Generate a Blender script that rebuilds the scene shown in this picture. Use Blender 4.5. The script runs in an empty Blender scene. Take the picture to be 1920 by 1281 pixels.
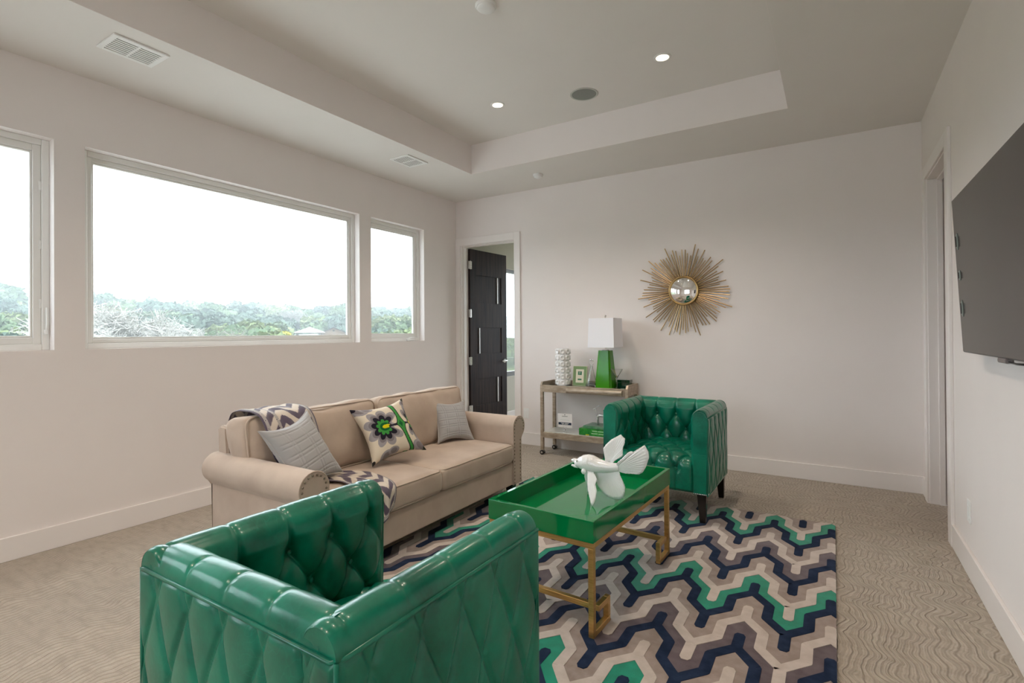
import bpy, bmesh, math, random
import numpy as np
from mathutils import Vector, Matrix, Euler, noise
R = math.radians
sc = bpy.context.scene
C = sc.collection

# ---------------------------------------------------------------- camera
cam = bpy.data.cameras.new('camera'); camo = bpy.data.objects.new('camera', cam); C.objects.link(camo)
cam.sensor_fit = 'HORIZONTAL'; cam.sensor_width = 36.0
cam.lens = 967.06 / 1920 * 36
cam.shift_y = -21.63 / 1920
cam.clip_start = 0.05; cam.clip_end = 2000
camo.location = (0, 0, 1.3405)
_y, _p, _r = R(31.914), R(0.306), R(-0.390)
fw = Vector((-math.sin(_y)*math.cos(_p), math.cos(_y)*math.cos(_p), math.sin(_p)))
rt = Vector((math.cos(_y), math.sin(_y), 0)); up = rt.cross(fw)
rt2 = rt*math.cos(_r) + up*math.sin(_r); up2 = -rt*math.sin(_r) + up*math.cos(_r)
camo.rotation_euler = Matrix((rt2, up2, -fw)).transposed().to_euler()
sc.camera = camo

# ---------------------------------------------------------------- world and exposure
sc.view_settings.view_transform = 'Standard'; sc.view_settings.look = 'None'
sc.view_settings.gamma = 1.0; sc.view_settings.exposure = 0.09; sc.view_settings.use_curve_mapping = False
SKY = 7.2
w = bpy.data.worlds.new('world'); sc.world = w; w.use_nodes = True
wn = w.node_tree.nodes; wl = w.node_tree.links; wn.clear()
wo = wn.new('ShaderNodeOutputWorld'); wb = wn.new('ShaderNodeBackground')
wtc = wn.new('ShaderNodeTexCoord'); wnz = wn.new('ShaderNodeTexNoise'); wcr = wn.new('ShaderNodeValToRGB')
wnz.inputs['Scale'].default_value = 2.0; wnz.inputs['Detail'].default_value = 4
wcr.color_ramp.elements[0].position = .3; wcr.color_ramp.elements[0].color = (.80, .90, 1.0, 1)
wcr.color_ramp.elements[1].position = .7; wcr.color_ramp.elements[1].color = (.87, .935, 1.0, 1)
wl.new(wtc.outputs['Generated'], wnz.inputs['Vector']); wl.new(wnz.outputs['Fac'], wcr.inputs['Fac'])
wl.new(wcr.outputs['Color'], wb.inputs['Color']); wb.inputs['Strength'].default_value = SKY
wl.new(wb.outputs['Background'], wo.inputs['Surface'])
w.cycles.sampling_method = 'AUTOMATIC'
try:
    sc.cycles.use_denoising = True
    sc.cycles.denoiser = 'OPENIMAGEDENOISE'
    sc.cycles.max_bounces = 12; sc.cycles.diffuse_bounces = 7; sc.cycles.glossy_bounces = 5
    sc.cycles.transmission_bounces = 8; sc.cycles.transparent_max_bounces = 16
    sc.cycles.sample_clamp_indirect = 8.0
    sc.cycles.caustics_reflective = False; sc.cycles.caustics_refractive = False
except Exception: pass

def area(name, loc, rot, sx, sy, power, col):
    l = bpy.data.lights.new(name, 'AREA'); l.shape = 'RECTANGLE'; l.size = sx; l.size_y = sy; l.energy = power; l.color = col
    o = bpy.data.objects.new(name, l); C.objects.link(o); o.location = loc; o.rotation_euler = rot; return o

# ---------------------------------------------------------------- materials
def MAT(name, col=(.5,.5,.5), rough=.5, metal=0, spec=.5, coat=0, coat_rough=.1, trans=0, ior=1.45, sheen=0, emis=None, es=0):
    m = bpy.data.materials.new(name); m.use_nodes = True
    b = m.node_tree.nodes['Principled BSDF']
    I = b.inputs
    I['Base Color'].default_value = (*col, 1); I['Roughness'].default_value = rough; I['Metallic'].default_value = metal
    I['Specular IOR Level'].default_value = spec; I['Coat Weight'].default_value = coat; I['Coat Roughness'].default_value = coat_rough
    I['Transmission Weight'].default_value = trans; I['IOR'].default_value = ior; I['Sheen Weight'].default_value = sheen
    if emis: I['Emission Color'].default_value = (*emis, 1); I['Emission Strength'].default_value = es
    return m
def N(m, t, **k):
    n = m.node_tree.nodes.new(t)
    for a, b in k.items():
        if a in n.inputs: n.inputs[a].default_value = b
        else: setattr(n, a, b)
    return n
def LK(m, a, b): m.node_tree.links.new(a, b)
def BS(m): return m.node_tree.nodes['Principled BSDF']
def noisecol(m, c1, c2, scale=5, detail=4, lo=.35, hi=.65, coord='Object', stretch=None, bump=0, bscale=None, bdist=.002):
    tc = N(m, 'ShaderNodeTexCoord'); v = tc.outputs[coord]
    if stretch:
        mp = N(m, 'ShaderNodeMapping'); mp.inputs['Scale'].default_value = stretch; LK(m, v, mp.inputs['Vector']); v = mp.outputs['Vector']
    n = N(m, 'ShaderNodeTexNoise'); n.inputs['Scale'].default_value = scale; n.inputs['Detail'].default_value = detail; LK(m, v, n.inputs['Vector'])
    r = N(m, 'ShaderNodeValToRGB'); r.color_ramp.elements[0].position = lo; r.color_ramp.elements[1].position = hi
    r.color_ramp.elements[0].color = (*c1, 1); r.color_ramp.elements[1].color = (*c2, 1)
    LK(m, n.outputs['Fac'], r.inputs['Fac']); LK(m, r.outputs['Color'], BS(m).inputs['Base Color'])
    if bump:
        n2 = N(m, 'ShaderNodeTexNoise'); n2.inputs['Scale'].default_value = bscale or scale*4; n2.inputs['Detail'].default_value = 3; LK(m, v, n2.inputs['Vector'])
        b = N(m, 'ShaderNodeBump'); b.inputs['Strength'].default_value = bump; b.inputs['Distance'].default_value = bdist
        LK(m, n2.outputs['Fac'], b.inputs['Height']); LK(m, b.outputs['Normal'], BS(m).inputs['Normal'])
    return m
def colattr(m):
    a = N(m, 'ShaderNodeAttribute'); a.attribute_name = 'Col'; LK(m, a.outputs['Color'], BS(m).inputs['Base Color']); return m

paint = noisecol(MAT('wall_paint', rough=.75, spec=.3), (.805,.752,.725), (.817,.764,.737), 3, bump=.08, bscale=180, bdist=.0006)
ceilpaint = noisecol(MAT('ceiling_paint', rough=.85, spec=.2), (.755,.725,.69), (.765,.735,.70), 3, bump=.08, bscale=160, bdist=.0006)
trimp = MAT('trim_paint', (.83,.785,.76), .4)
vinyl = MAT('window_vinyl', (.80,.79,.76), .35)
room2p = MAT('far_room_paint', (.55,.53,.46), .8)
extw = MAT('exterior_stucco', (.6,.57,.52), .9)
blk = MAT('black_plastic', (.012,.012,.012), .35)
dkgap = MAT('dark_recess', (.03,.03,.03), .8)
white = MAT('white_plastic', (.82,.82,.80), .4)
whitew = MAT('white_glaze', (.80,.80,.79), .13, coat=.6, coat_rough=.06)
satin = MAT('satin_aluminium', (.85,.85,.86), .45, metal=.6)
chrome = MAT('chrome', (.75,.75,.76), .12, metal=1)
nickel = MAT('nickel', (.62,.58,.53), .25, metal=1)

def glassmat(name, tint=(1,1,1), refl=.08):
    m = bpy.data.materials.new(name); m.use_nodes = True; nt = m.node_tree; nt.nodes.clear()
    o = nt.nodes.new('ShaderNodeOutputMaterial'); t = nt.nodes.new('ShaderNodeBsdfTransparent'); g = nt.nodes.new('ShaderNodeBsdfGlossy')
    t.inputs['Color'].default_value = (*tint, 1); g.inputs['Roughness'].default_value = 0.0
    f = nt.nodes.new('ShaderNodeLayerWeight'); f.inputs['Blend'].default_value = .25
    mr = nt.nodes.new('ShaderNodeMapRange'); mr.inputs['To Min'].default_value = refl*.5; mr.inputs['To Max'].default_value = .35
    mx = nt.nodes.new('ShaderNodeMixShader')
    nt.links.new(f.outputs['Fresnel'], mr.inputs['Value']); nt.links.new(mr.outputs['Result'], mx.inputs['Fac'])
    nt.links.new(t.outputs[0], mx.inputs[1]); nt.links.new(g.outputs[0], mx.inputs[2]); nt.links.new(mx.outputs[0], o.inputs['Surface'])
    return m
pane = glassmat('window_glass', (.97,.99,.985), .05)
crystal = MAT('clear_crystal', (.97,.98,.98), .02, trans=1, ior=1.45)
shelfglass = glassmat('shelf_glass', (.80,.87,.83), .5)

# carpet: cut pile in long wavy ridges
carpet = MAT('carpet_pile', rough=.95, spec=.1, sheen=.2)
def _carpet(m):
    tc = N(m, 'ShaderNodeTexCoord')
    mp = N(m, 'ShaderNodeMapping'); mp.inputs['Scale'].default_value = (1, 1, 1); LK(m, tc.outputs['Object'], mp.inputs['Vector'])
    # big slow warp, plus short kinks that all neighbouring ridges share
    mp1 = N(m, 'ShaderNodeMapping'); mp1.inputs['Scale'].default_value = (1.5, 3.4, 1); LK(m, tc.outputs['Object'], mp1.inputs['Vector'])
    n1 = N(m, 'ShaderNodeTexNoise'); n1.inputs['Scale'].default_value = 1.5; n1.inputs['Detail'].default_value = 1.5; LK(m, mp1.outputs['Vector'], n1.inputs['Vector'])
    s = N(m, 'ShaderNodeSeparateXYZ'); LK(m, tc.outputs['Object'], s.inputs['Vector'])
    a = N(m, 'ShaderNodeMath', operation='MULTIPLY'); a.inputs[1].default_value = .22; LK(m, n1.outputs['Fac'], a.inputs[0])
    n5 = N(m, 'ShaderNodeTexNoise'); n5.inputs['Scale'].default_value = 9; n5.inputs['Detail'].default_value = 1; LK(m, tc.outputs['Object'], n5.inputs['Vector'])
    a5 = N(m, 'ShaderNodeMath', operation='MULTIPLY_ADD'); a5.inputs[1].default_value = .035; LK(m, n5.outputs['Fac'], a5.inputs[0]); LK(m, a.outputs[0], a5.inputs[2])
    ad = N(m, 'ShaderNodeMath', operation='ADD'); LK(m, s.outputs['X'], ad.inputs[0]); LK(m, a5.outputs[0], ad.inputs[1])
    fr = N(m, 'ShaderNodeMath', operation='MULTIPLY'); fr.inputs[1].default_value = 2*math.pi/.026; LK(m, ad.outputs[0], fr.inputs[0])
    sn = N(m, 'ShaderNodeMath', operation='SINE'); LK(m, fr.outputs[0], sn.inputs[0])
    hh = N(m, 'ShaderNodeMapRange'); hh.inputs['From Min'].default_value = -1; LK(m, sn.outputs[0], hh.inputs['Value'])
    pw = N(m, 'ShaderNodeMath', operation='POWER'); pw.inputs[1].default_value = .35; LK(m, hh.outputs['Result'], pw.inputs[0])
    fr2 = N(m, 'ShaderNodeMath', operation='MULTIPLY'); fr2.inputs[1].default_value = 2*math.pi/.0105; LK(m, ad.outputs[0], fr2.inputs[0])
    sn2 = N(m, 'ShaderNodeMath', operation='SINE'); LK(m, fr2.outputs[0], sn2.inputs[0])
    # where grooves fade out
    n3 = N(m, 'ShaderNodeTexNoise'); n3.inputs['Scale'].default_value = 7; n3.inputs['Detail'].default_value = 2; LK(m, mp1.outputs['Vector'], n3.inputs['Vector'])
    n2 = N(m, 'ShaderNodeTexNoise'); n2.inputs['Scale'].default_value = 260; n2.inputs['Detail'].default_value = 2; LK(m, tc.outputs['Object'], n2.inputs['Vector'])
    mr3 = N(m, 'ShaderNodeMapRange'); mr3.inputs['From Min'].default_value = .3; mr3.inputs['From Max'].default_value = .7; mr3.inputs['To Min'].default_value = .25; mr3.inputs['To Max'].default_value = 1; LK(m, n3.outputs['Fac'], mr3.inputs['Value'])
    mm = N(m, 'ShaderNodeMath', operation='MULTIPLY'); LK(m, pw.outputs[0], mm.inputs[0]); LK(m, mr3.outputs['Result'], mm.inputs[1])
    sm = N(m, 'ShaderNodeMath', operation='MULTIPLY_ADD'); sm.inputs[1].default_value = .5; LK(m, n2.outputs['Fac'], sm.inputs[0]); LK(m, mm.outputs[0], sm.inputs[2])
    s2m = N(m, 'ShaderNodeMath', operation='MULTIPLY_ADD'); s2m.inputs[1].default_value = .16; LK(m, sn2.outputs[0], s2m.inputs[0]); LK(m, sm.outputs[0], s2m.inputs[2]); sm = s2m
    b = N(m, 'ShaderNodeBump'); b.inputs['Strength'].default_value = 1.0; b.inputs['Distance'].default_value = .006
    LK(m, sm.outputs[0], b.inputs['Height']); LK(m, b.outputs['Normal'], BS(m).inputs['Normal'])
    r = N(m, 'ShaderNodeValToRGB'); r.color_ramp.elements[0].position = .05; r.color_ramp.elements[1].position = .95
    r.color_ramp.elements[0].color = (.31,.255,.20,1); r.color_ramp.elements[1].color = (.50,.435,.355,1)
    LK(m, sm.outputs[0], r.inputs['Fac']); LK(m, r.outputs['Color'], BS(m).inputs['Base Color'])
_carpet(carpet)

# pull-up leather
def leather(name):
    m = MAT(name, rough=.3, spec=.38, coat=.30, coat_rough=.15)
    tc = N(m, 'ShaderNodeTexCoord')
    n = N(m, 'ShaderNodeTexNoise'); n.inputs['Scale'].default_value = 5; n.inputs['Detail'].default_value = 6; n.inputs['Roughness'].default_value = .65; LK(m, tc.outputs['Object'], n.inputs['Vector'])
    r = N(m, 'ShaderNodeValToRGB'); e = r.color_ramp.elements
    e[0].position = .30; e[0].color = (.0,.080,.048,1); e[1].position = .55; e[1].color = (.0,.165,.098,1)
    x = e.new(.72); x.color = (.0,.215,.13,1); LK(m, n.outputs['Fac'], r.inputs['Fac'])
    # hair-line veins
    v = N(m, 'ShaderNodeTexVoronoi', feature='DISTANCE_TO_EDGE'); v.inputs['Scale'].default_value = 16
    nn = N(m, 'ShaderNodeTexNoise'); nn.inputs['Scale'].default_value = 9; LK(m, tc.outputs['Object'], nn.inputs['Vector'])
    mx = N(m, 'ShaderNodeMixRGB'); mx.inputs['Fac'].default_value = .35; LK(m, tc.outputs['Object'], mx.inputs[1]); LK(m, nn.outputs['Color'], mx.inputs[2]); LK(m, mx.outputs[0], v.inputs['Vector'])
    r2 = N(m, 'ShaderNodeMapRange'); r2.inputs['From Max'].default_value = .035; r2.inputs['To Min'].default_value = .4; r2.inputs['To Max'].default_value = 0; LK(m, v.outputs['Distance'], r2.inputs['Value'])
    n4 = N(m, 'ShaderNodeTexNoise'); n4.inputs['Scale'].default_value = 3.1; LK(m, tc.outputs['Object'], n4.inputs['Vector'])
    r4 = N(m, 'ShaderNodeMapRange'); r4.inputs['From Min'].default_value = .5; r4.inputs['From Max'].default_value = .62; LK(m, n4.outputs['Fac'], r4.inputs['Value'])
    mv = N(m, 'ShaderNodeMath', operation='MULTIPLY'); LK(m, r2.outputs['Result'], mv.inputs[0]); LK(m, r4.outputs['Result'], mv.inputs[1])
    mc = N(m, 'ShaderNodeMixRGB'); mc.inputs[2].default_value = (.01,.22,.145,1); LK(m, mv.outputs[0], mc.inputs['Fac']); LK(m, r.outputs['Color'], mc.inputs[1])
    LK(m, mc.outputs[0], BS(m).inputs['Base Color'])
    g = N(m, 'ShaderNodeTexNoise'); g.inputs['Scale'].default_value = 55; g.inputs['Detail'].default_value = 6; LK(m, tc.outputs['Object'], g.inputs['Vector'])
    g2 = N(m, 'ShaderNodeTexNoise'); g2.inputs['Scale'].default_value = 11; g2.inputs['Detail'].default_value = 3; LK(m, tc.outputs['Object'], g2.inputs['Vector'])
    ga = N(m, 'ShaderNodeMath', operation='MULTIPLY_ADD'); ga.inputs[1].default_value = 3.0; LK(m, g2.outputs['Fac'], ga.inputs[0]); LK(m, g.outputs['Fac'], ga.inputs[2])
    b = N(m, 'ShaderNodeBump'); b.inputs['Strength'].default_value = .3; b.inputs['Distance'].default_value = .0012
    LK(m, ga.outputs[0], b.inputs['Height']); LK(m, b.outputs['Normal'], BS(m).inputs['Normal'])
    rr = N(m, 'ShaderNodeMapRange'); rr.inputs['To Min'].default_value = .24; rr.inputs['To Max'].default_value = .40; LK(m, n.outputs['Fac'], rr.inputs['Value']); LK(m, rr.outputs['Result'], BS(m).inputs['Roughness'])
    return m
greenleather = leather('green_pull_up_leather')

def fabric(name, c1, c2, scale=6, weave=900, sheen=.25, rough=.9, b=.3):
    return noisecol(MAT(name, rough=rough, spec=.2, sheen=sheen), c1, c2, scale, 5, bump=b, bscale=weave/4, bdist=.0012)
sofafab = fabric('beige_velvet', (.455,.36,.29), (.53,.43,.35))
greyfab = fabric('grey_quilt_cotton', (.40,.385,.38), (.46,.445,.44), 12)
darkwood = noisecol(MAT('black_wood', rough=.25, coat=.3), (.006,.005,.004), (.012,.010,.008), 8)
espresso = noisecol(MAT('espresso_door_wood', rough=.5, spec=.22), (.012,.008,.009), (.052,.032,.027), 3.5, 6, .35, .75, stretch=(9,9,.6), bump=.15, bscale=30)
lacq = MAT('green_lacquer', (.0,.175,.045), .05, spec=.6)
gold = noisecol(MAT('brushed_gold', rough=.33, metal=1), (.60,.36,.12), (.74,.47,.18), 9, stretch=(1,1,12), bump=.05)
gold.node_tree.nodes['Principled BSDF'].inputs['Metallic'].default_value = .85
champ = noisecol(MAT('champagne_leaf', rough=.38, metal=.45), (.36,.29,.215), (.50,.42,.33), 14, 5, stretch=(1,1,3), bump=.1)
brass = MAT('antique_brass', (.42,.28,.12), .3, metal=1)

# ---------------------------------------------------------------- mesh helpers
def link(name, me, mats, parent=None, smooth=False, angle=None):
    o = bpy.data.objects.new(name, me); C.objects.link(o)
    for m in (mats if isinstance(mats, (list, tuple)) else [mats]): me.materials.append(m)
    if smooth:
        me.polygons.foreach_set('use_smooth', [True]*len(me.polygons))
        if angle is not None:
            try: me.set_sharp_from_angle(angle=R(angle))
            except Exception: pass
            wnm = o.modifiers.new('weighted_normals', 'WEIGHTED_NORMAL'); wnm.keep_sharp = True
    if parent is not None: o.parent = parent
    return o
def tag(o, label=None, cat=None, group=None, kind=None):
    if label: o['label'] = label
    if cat: o['category'] = cat
    if group: o['group'] = group
    if kind: o['kind'] = kind
    return o
def thing(name, label, cat, loc=(0,0,0), rz=0, group=None, rot=None):
    o = bpy.data.objects.new(name, None); C.objects.link(o); o.empty_display_size = .1
    o.location = loc; o.rotation_euler = rot if rot else (0, 0, rz)
    return tag(o, label, cat, group)
class B:
    def __init__(s): s.bm = bmesh.new(); s.mi = 0
    def _mark(s, n0):
        s.bm.faces.ensure_lookup_table()
        for f in s.bm.faces[n0:]: f.material_index = s.mi
    def box(s, x0, x1, y0, y1, z0, z1, bev=0, seg=2, M=None):
        n0 = len(s.bm.faces)
        t = bmesh.new(); bmesh.ops.create_cube(t, size=1)
        for v in t.verts: v.co = Vector(((x0+x1)/2+v.co.x*(x1-x0), (y0+y1)/2+v.co.y*(y1-y0), (z0+z1)/2+v.co.z*(z1-z0)))
        if bev: bmesh.ops.bevel(t, geom=list(t.edges), offset=bev, segments=seg, affect='EDGES', profile=.5, clamp_overlap=True)
        s._merge(t, M); s._mark(n0); return s
    def _merge(s, t, M=None):
        if M is not None: bmesh.ops.transform(t, matrix=M, verts=t.verts)
        me = bpy.data.meshes.new('t'); t.to_mesh(me); t.free(); s.bm.from_mesh(me); bpy.data.meshes.remove(me)
    def cyl(s, p0, p1, r0, r1=None, n=24, caps=True):
        n0 = len(s.bm.faces); r1 = r0 if r1 is None else r1
        p0 = Vector(p0); p1 = Vector(p1); d = p1-p0; L = d.length
        t = bmesh.new(); bmesh.ops.create_cone(t, cap_ends=caps, segments=n, radius1=r0, radius2=r1, depth=L)
        M = Matrix.Translation((p0+p1)/2) @ d.to_track_quat('Z', 'Y').to_matrix().to_4x4()
        s._merge(t, M); s._mark(n0); return s
    def sph(s, c, r, n=16, sc_=(1,1,1)):
        n0 = len(s.bm.faces); t = bmesh.new(); bmesh.ops.create_uvsphere(t, u_segments=n, v_segments=max(6, n//2), radius=r)
        s._merge(t, Matrix.Translation(c) @ Matrix.Diagonal((*sc_, 1))); s._mark(n0); return s
    def lathe(s, prof, n=32, c=(0,0,0), close=False):
        n0 = len(s.bm.faces); rings = []
        for r, z in prof:
            rings.append([s.bm.verts.new((c[0]+r*math.cos(2*math.pi*i/n), c[1]+r*math.sin(2*math.pi*i/n), c[2]+z)) for i in range(n)] if r > 1e-6 else [s.bm.verts.new((c[0], c[1], c[2]+z))])
        for a, b in zip(rings, rings[1:]):
            for i in range(n):
                j = (i+1) % n
                if len(a) == 1 and len(b) == 1: continue
                if len(a) == 1: s.bm.faces.new((a[0], b[i], b[j]))
                elif len(b) == 1: s.bm.faces.new((a[i], b[0], a[j]))
                else: s.bm.faces.new((a[i], b[i], b[j], a[j]))
        s._mark(n0); return s
    def prism(s, pts, f0, f1):
        """closed polygon pts (2-tuples); f0/f1 map a 2d point to 3d for both ends"""
        n0 = len(s.bm.faces)
        a = [s.bm.verts.new(f0(*p)) for p in pts]; b = [s.bm.verts.new(f1(*p)) for p in pts]
        n = len(pts)
        s.bm.faces.new(a); s.bm.faces.new(list(reversed(b)))
        for i in range(n): s.bm.faces.new((a[i], b[i], b[(i+1) % n], a[(i+1) % n]))
        s._mark(n0); return s
    def tube(s, pts, r, n=8, closed=False, caps=True):
        n0 = len(s.bm.faces); P = [Vector(p) for p in pts]; m = len(P); rings = []
        rr = r if isinstance(r, (list, tuple)) else [r]*m
        prev = None
        for i, p in enumerate(P):
            a = P[(i-1) % m] if closed or i > 0 else p; b = P[(i+1) % m] if closed or i < m-1 else p
            d = (b-a).normalized()
            if prev is None:
                u = d.orthogonal().normalized()
            else:
                u = (prev - d*prev.dot(d)); u = u.normalized() if u.length > 1e-6 else d.orthogonal().normalized()
            prev = u; v = d.cross(u)
            rings.append([s.bm.verts.new(p + (u*math.cos(2*math.pi*k/n) + v*math.sin(2*math.pi*k/n))*rr[i]) for k in range(n)])
        for i in range(m if closed else m-1):
            a, b = rings[i], rings[(i+1) % m]
            for k in range(n): s.bm.faces.new((a[k], a[(k+1) % n], b[(k+1) % n], b[k]))
        if caps and not closed: s.bm.faces.new(list(reversed(rings[0]))); s.bm.faces.new(rings[-1])
        s._mark(n0); return s
    def grid(s, nu, nv, f, flip=False):
        n0 = len(s.bm.faces)
        V = [[s.bm.verts.new(f(i/nu, j/nv)) for j in range(nv+1)] for i in range(nu+1)]
        for i in range(nu):
            for j in range(nv):
                q = (V[i][j], V[i+1][j], V[i+1][j+1], V[i][j+1])
                s.bm.faces.new(tuple(reversed(q)) if flip else q)
        s._mark(n0); return s
    def poly(s, pts):
        n0 = len(s.bm.faces); s.bm.faces.new([s.bm.verts.new(p) for p in pts]); s._mark(n0); return s
    def build(s, name, mats, parent=None, smooth=False, angle=None, recalc=True):
        if recalc: bmesh.ops.recalc_face_normals(s.bm, faces=s.bm.faces)
        me = bpy.data.meshes.new(name); s.bm.to_mesh(me); s.bm.free()
        return link(name, me, mats, parent, smooth, angle)
def struct(o): o['kind'] = 'structure'; return o
def npgrid(name, P, mats, parent, cols=None, flip=False, smooth=True):
    """P: (nu,nv,3) array -> quad mesh, optional per-vertex colour (nu,nv,3)"""
    nu, nv = P.shape[:2]; me = bpy.data.meshes.new(name)
    idx = np.arange(nu*nv).reshape(nu, nv)
    q = np.stack([idx[:-1,:-1], idx[1:,:-1], idx[1:,1:], idx[:-1,1:]], -1).reshape(-1, 4)
    if flip: q = q[:, ::-1]
    me.vertices.add(nu*nv); me.vertices.foreach_set('co', P.reshape(-1).astype(np.float32))
    nf = len(q); me.loops.add(nf*4); me.loops.foreach_set('vertex_index', q.reshape(-1).astype(np.int32))
    me.polygons.add(nf); me.polygons.foreach_set('loop_start', (np.arange(nf)*4).astype(np.int32)); me.polygons.foreach_set('loop_total', np.full(nf, 4, np.int32))
    me.update(calc_edges=True); me.validate()
    if cols is not None:
        a = me.color_attributes.new('Col', 'FLOAT_COLOR', 'POINT')
        c = np.ones((nu*nv, 4), np.float32); c[:, :3] = cols.reshape(-1, 3); a.data.foreach_set('color', c.reshape(-1))
    return link(name, me, mats, parent, smooth)

# ================================================================ THE ROOM
XL, YB, XR, CH, YR = -4.19, 5.357, .626, 3.05, -2.6
TX0, TX1, TY0, TY1, TZ = -3.293, -.28, -1.75, 4.483, 3.362
b = B(); b.box(XL-.25, 1.7, YR-.2, YB+.16, -.15, 0); struct(b.build('floor', carpet))
def wall_holes(name, axis, at, th, a0, a1, z0, z1, holes, mat, parent=None):
    """wall slab with rectangular holes; axis 'x': plane x=at..at+th spanning y; 'y': plane y=at..at+th spanning x"""
    b = B(); us = sorted({a0, a1} | {h[0] for h in holes} | {h[1] for h in holes}); zs = sorted({z0, z1} | {h[2] for h in holes} | {h[3] for h in holes})
    lo, hi = min(at, at+th), max(at, at+th)
    for u0, u1 in zip(us, us[1:]):
        for v0, v1 in zip(zs, zs[1:]):
            um, vm = (u0+u1)/2, (v0+v1)/2
            if any(h[0] < um < h[1] and h[2] < vm < h[3] for h in holes): continue
            if axis == 'x': b.box(lo, hi, u0, u1, v0, v1)
            else: b.box(u0, u1, lo, hi, v0, v1)
    bmesh.ops.remove_doubles(b.bm, verts=b.bm.verts, dist=1e-5)
    # drop interior faces between cells
    seen = {}
    for f in list(b.bm.faces):
        k = tuple(round(c, 3) for c in f.calc_center_median()); seen.setdefault(k, []).append(f)
    kill = [f for l in seen.values() if len(l) > 1 for f in l]
    bmesh.ops.delete(b.bm, geom=kill, context='FACES')
    return struct(b.build(name, mat, parent))
WZ0, WZ1 = 1.2504, 2.5918
win = [(1.400, 3.727), (3.885, 4.728), (.398, 1.2407), (-1.95, -.45)]
wall_holes('wall_left', 'x', XL, -.2, YR-.2, YB+.14, 0, TZ+.1, [(a, c, WZ0, WZ1) for a, c in win], paint)
DX0, DX1, DZ = -4.10, -3.298, 2.468
wall_holes('wall_back', 'y', YB, .135, XL-.2, 1.7, 0, TZ+.1, [(DX0-.015, DX1+.015, 0, DZ+.015)], paint)
RY0, RY1, RZ = 4.245, 5.08, 2.50
wall_holes('wall_right', 'x', XR, .14, YR-.2, YB+.0, 0, TZ+.1, [(RY0-.015, RY1+.015, 0, RZ+.015)], paint)
wall_holes('wall_rear', 'y', YR, -.2, XL-.2, XR+.14, 0, TZ+.1, [(-2.5, -.8, 1.15, 2.45)], paint)  # unseen opening behind the camera, added and sized to let sky light in
# ceiling with its raised tray
b = B()
b.box(XL-.2, TX0, YR-.2, YB+.1, CH, CH+.06); b.box(TX1, XR+.14, YR-.2, YB+.1, CH, CH+.06)
b.box(TX0, TX1, TY1, YB+.1, CH, CH+.06); b.box(TX0, TX1, YR-.2, TY0, CH, CH+.06)
b.box(TX0-.05, TX1+.05, TY0-.05, TY1+.05, TZ, TZ+.06)
b.mi = 1
b.box(TX0-.05, TX0+.002, TY0-.03, TY1+.03, CH+.0005, TZ+.02); b.box(TX1-.002, TX1+.05, TY0-.03, TY1+.03, CH+.0005, TZ+.02); b.box(TX0-.05, TX1+.05, TY1-.002, TY1+.05, CH+.0005, TZ+.02); b.box(TX0-.05, TX1+.05, TY0-.05, TY0+.002, CH+.0005, TZ+.02)
b.mi = 0; b.box(XL-.25, XR+.2, YR-.25, YB+.3, TZ+.1, TZ+.2)
struct(b.build('ceiling', [ceilpaint, paint]))
# baseboards
def base(name, x0, x1, y0, y1): b = B(); b.box(x0, x1, y0, y1, 0, .1435, .003, 1); return struct(b.build(name, trimp))
base('baseboard_left', XL, XL+.016, YR, YB); base('baseboard_back', -3.205, XR, YB-.016, YB)
base('baseboard_right', XR-.016, XR, YR, 4.135); base('baseboard_far_right', XR-.016, XR, 5.19, YB-.016)
base('baseboard_rear', XL+.016, -3.7, YR, YR+.016)

# windows in the left wall
def window(n, y0, y1, z0, z1, casement, side):
    root = struct(bpy.data.objects.new('window_%d' % n, None)); C.objects.link(root); root.location = (XL, y0, z0)
    w_, h_ = y1-y0, z1-z0
    def frame(name, xa, xb, inset, wd, mat, par, bev=.003):
        b = B()
        b.box(xa, xb, inset, inset+wd, inset, h_-inset, bev, 1); b.box(xa, xb, w_-inset-wd, w_-inset, inset, h_-inset, bev, 1)
        b.box(xa, xb, inset+wd, w_-inset-wd, inset, inset+wd, bev, 1); b.box(xa, xb, inset+wd, w_-inset-wd, h_-inset-wd, h_-inset, bev, 1)
        o = b.build(name, mat, par); o['kind'] = 'structure'; return o
    f = frame('window_frame', -.135, -.075, 0, .038, vinyl, root)
    s = frame('sash', -.130, -.088, .038, .042 if casement else .030, vinyl, root)
    frame('glazing_bead', -.122, -.096, .038+(.042 if casement else .030), .012, vinyl, root)
    i = .062
    b = B(); b.box(-.114, -.108, i, w_-i, i, h_-i); o = b.build('pane', pane, root); o['kind'] = 'structure'
    if casement:
        ye = w_-.02 if side > 0 else .02
        for zf in (.22, .5, .78):
            b = B(); b.box(-.096, -.082, w_-.05, w_-.036, h_*zf-.03, h_*zf+.03, .003, 1); o = b.build('sash_latch', white, root); o['kind'] = 'structure'
        if side > 0:   # folding crank low on the frame
            b = B(); b.box(-.075, -.045, w_-.24, w_-.12, .004, .030, .006, 2); b.tube([(-.05, w_-.22, .03), (-.045, w_-.17, .042), (-.045, w_-.11, .034)], .006)
        else:          # lock lever on the jamb
            b = B(); b.box(-.075, -.062, w_-.030, w_-.010, .10, .13, .003, 1); b.tube([(-.068, w_-.02, .12), (-.05, w_-.02, .17), (-.058, w_-.02, .27)], [.004, .006, .005])
        o = b.build('crank_handle' if side > 0 else 'lock_lever', white, root, True, 40); o['kind'] = 'structure'
window(1, .398, 1.2407, WZ0, WZ1, True, -1)
window(2, 1.400, 3.727, WZ0, WZ1, False, 0)
window(3, 3.885, 4.728, WZ0, WZ1, True, 1)
window(4, -1.95, -.45, WZ0, WZ1, False, 0)

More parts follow.
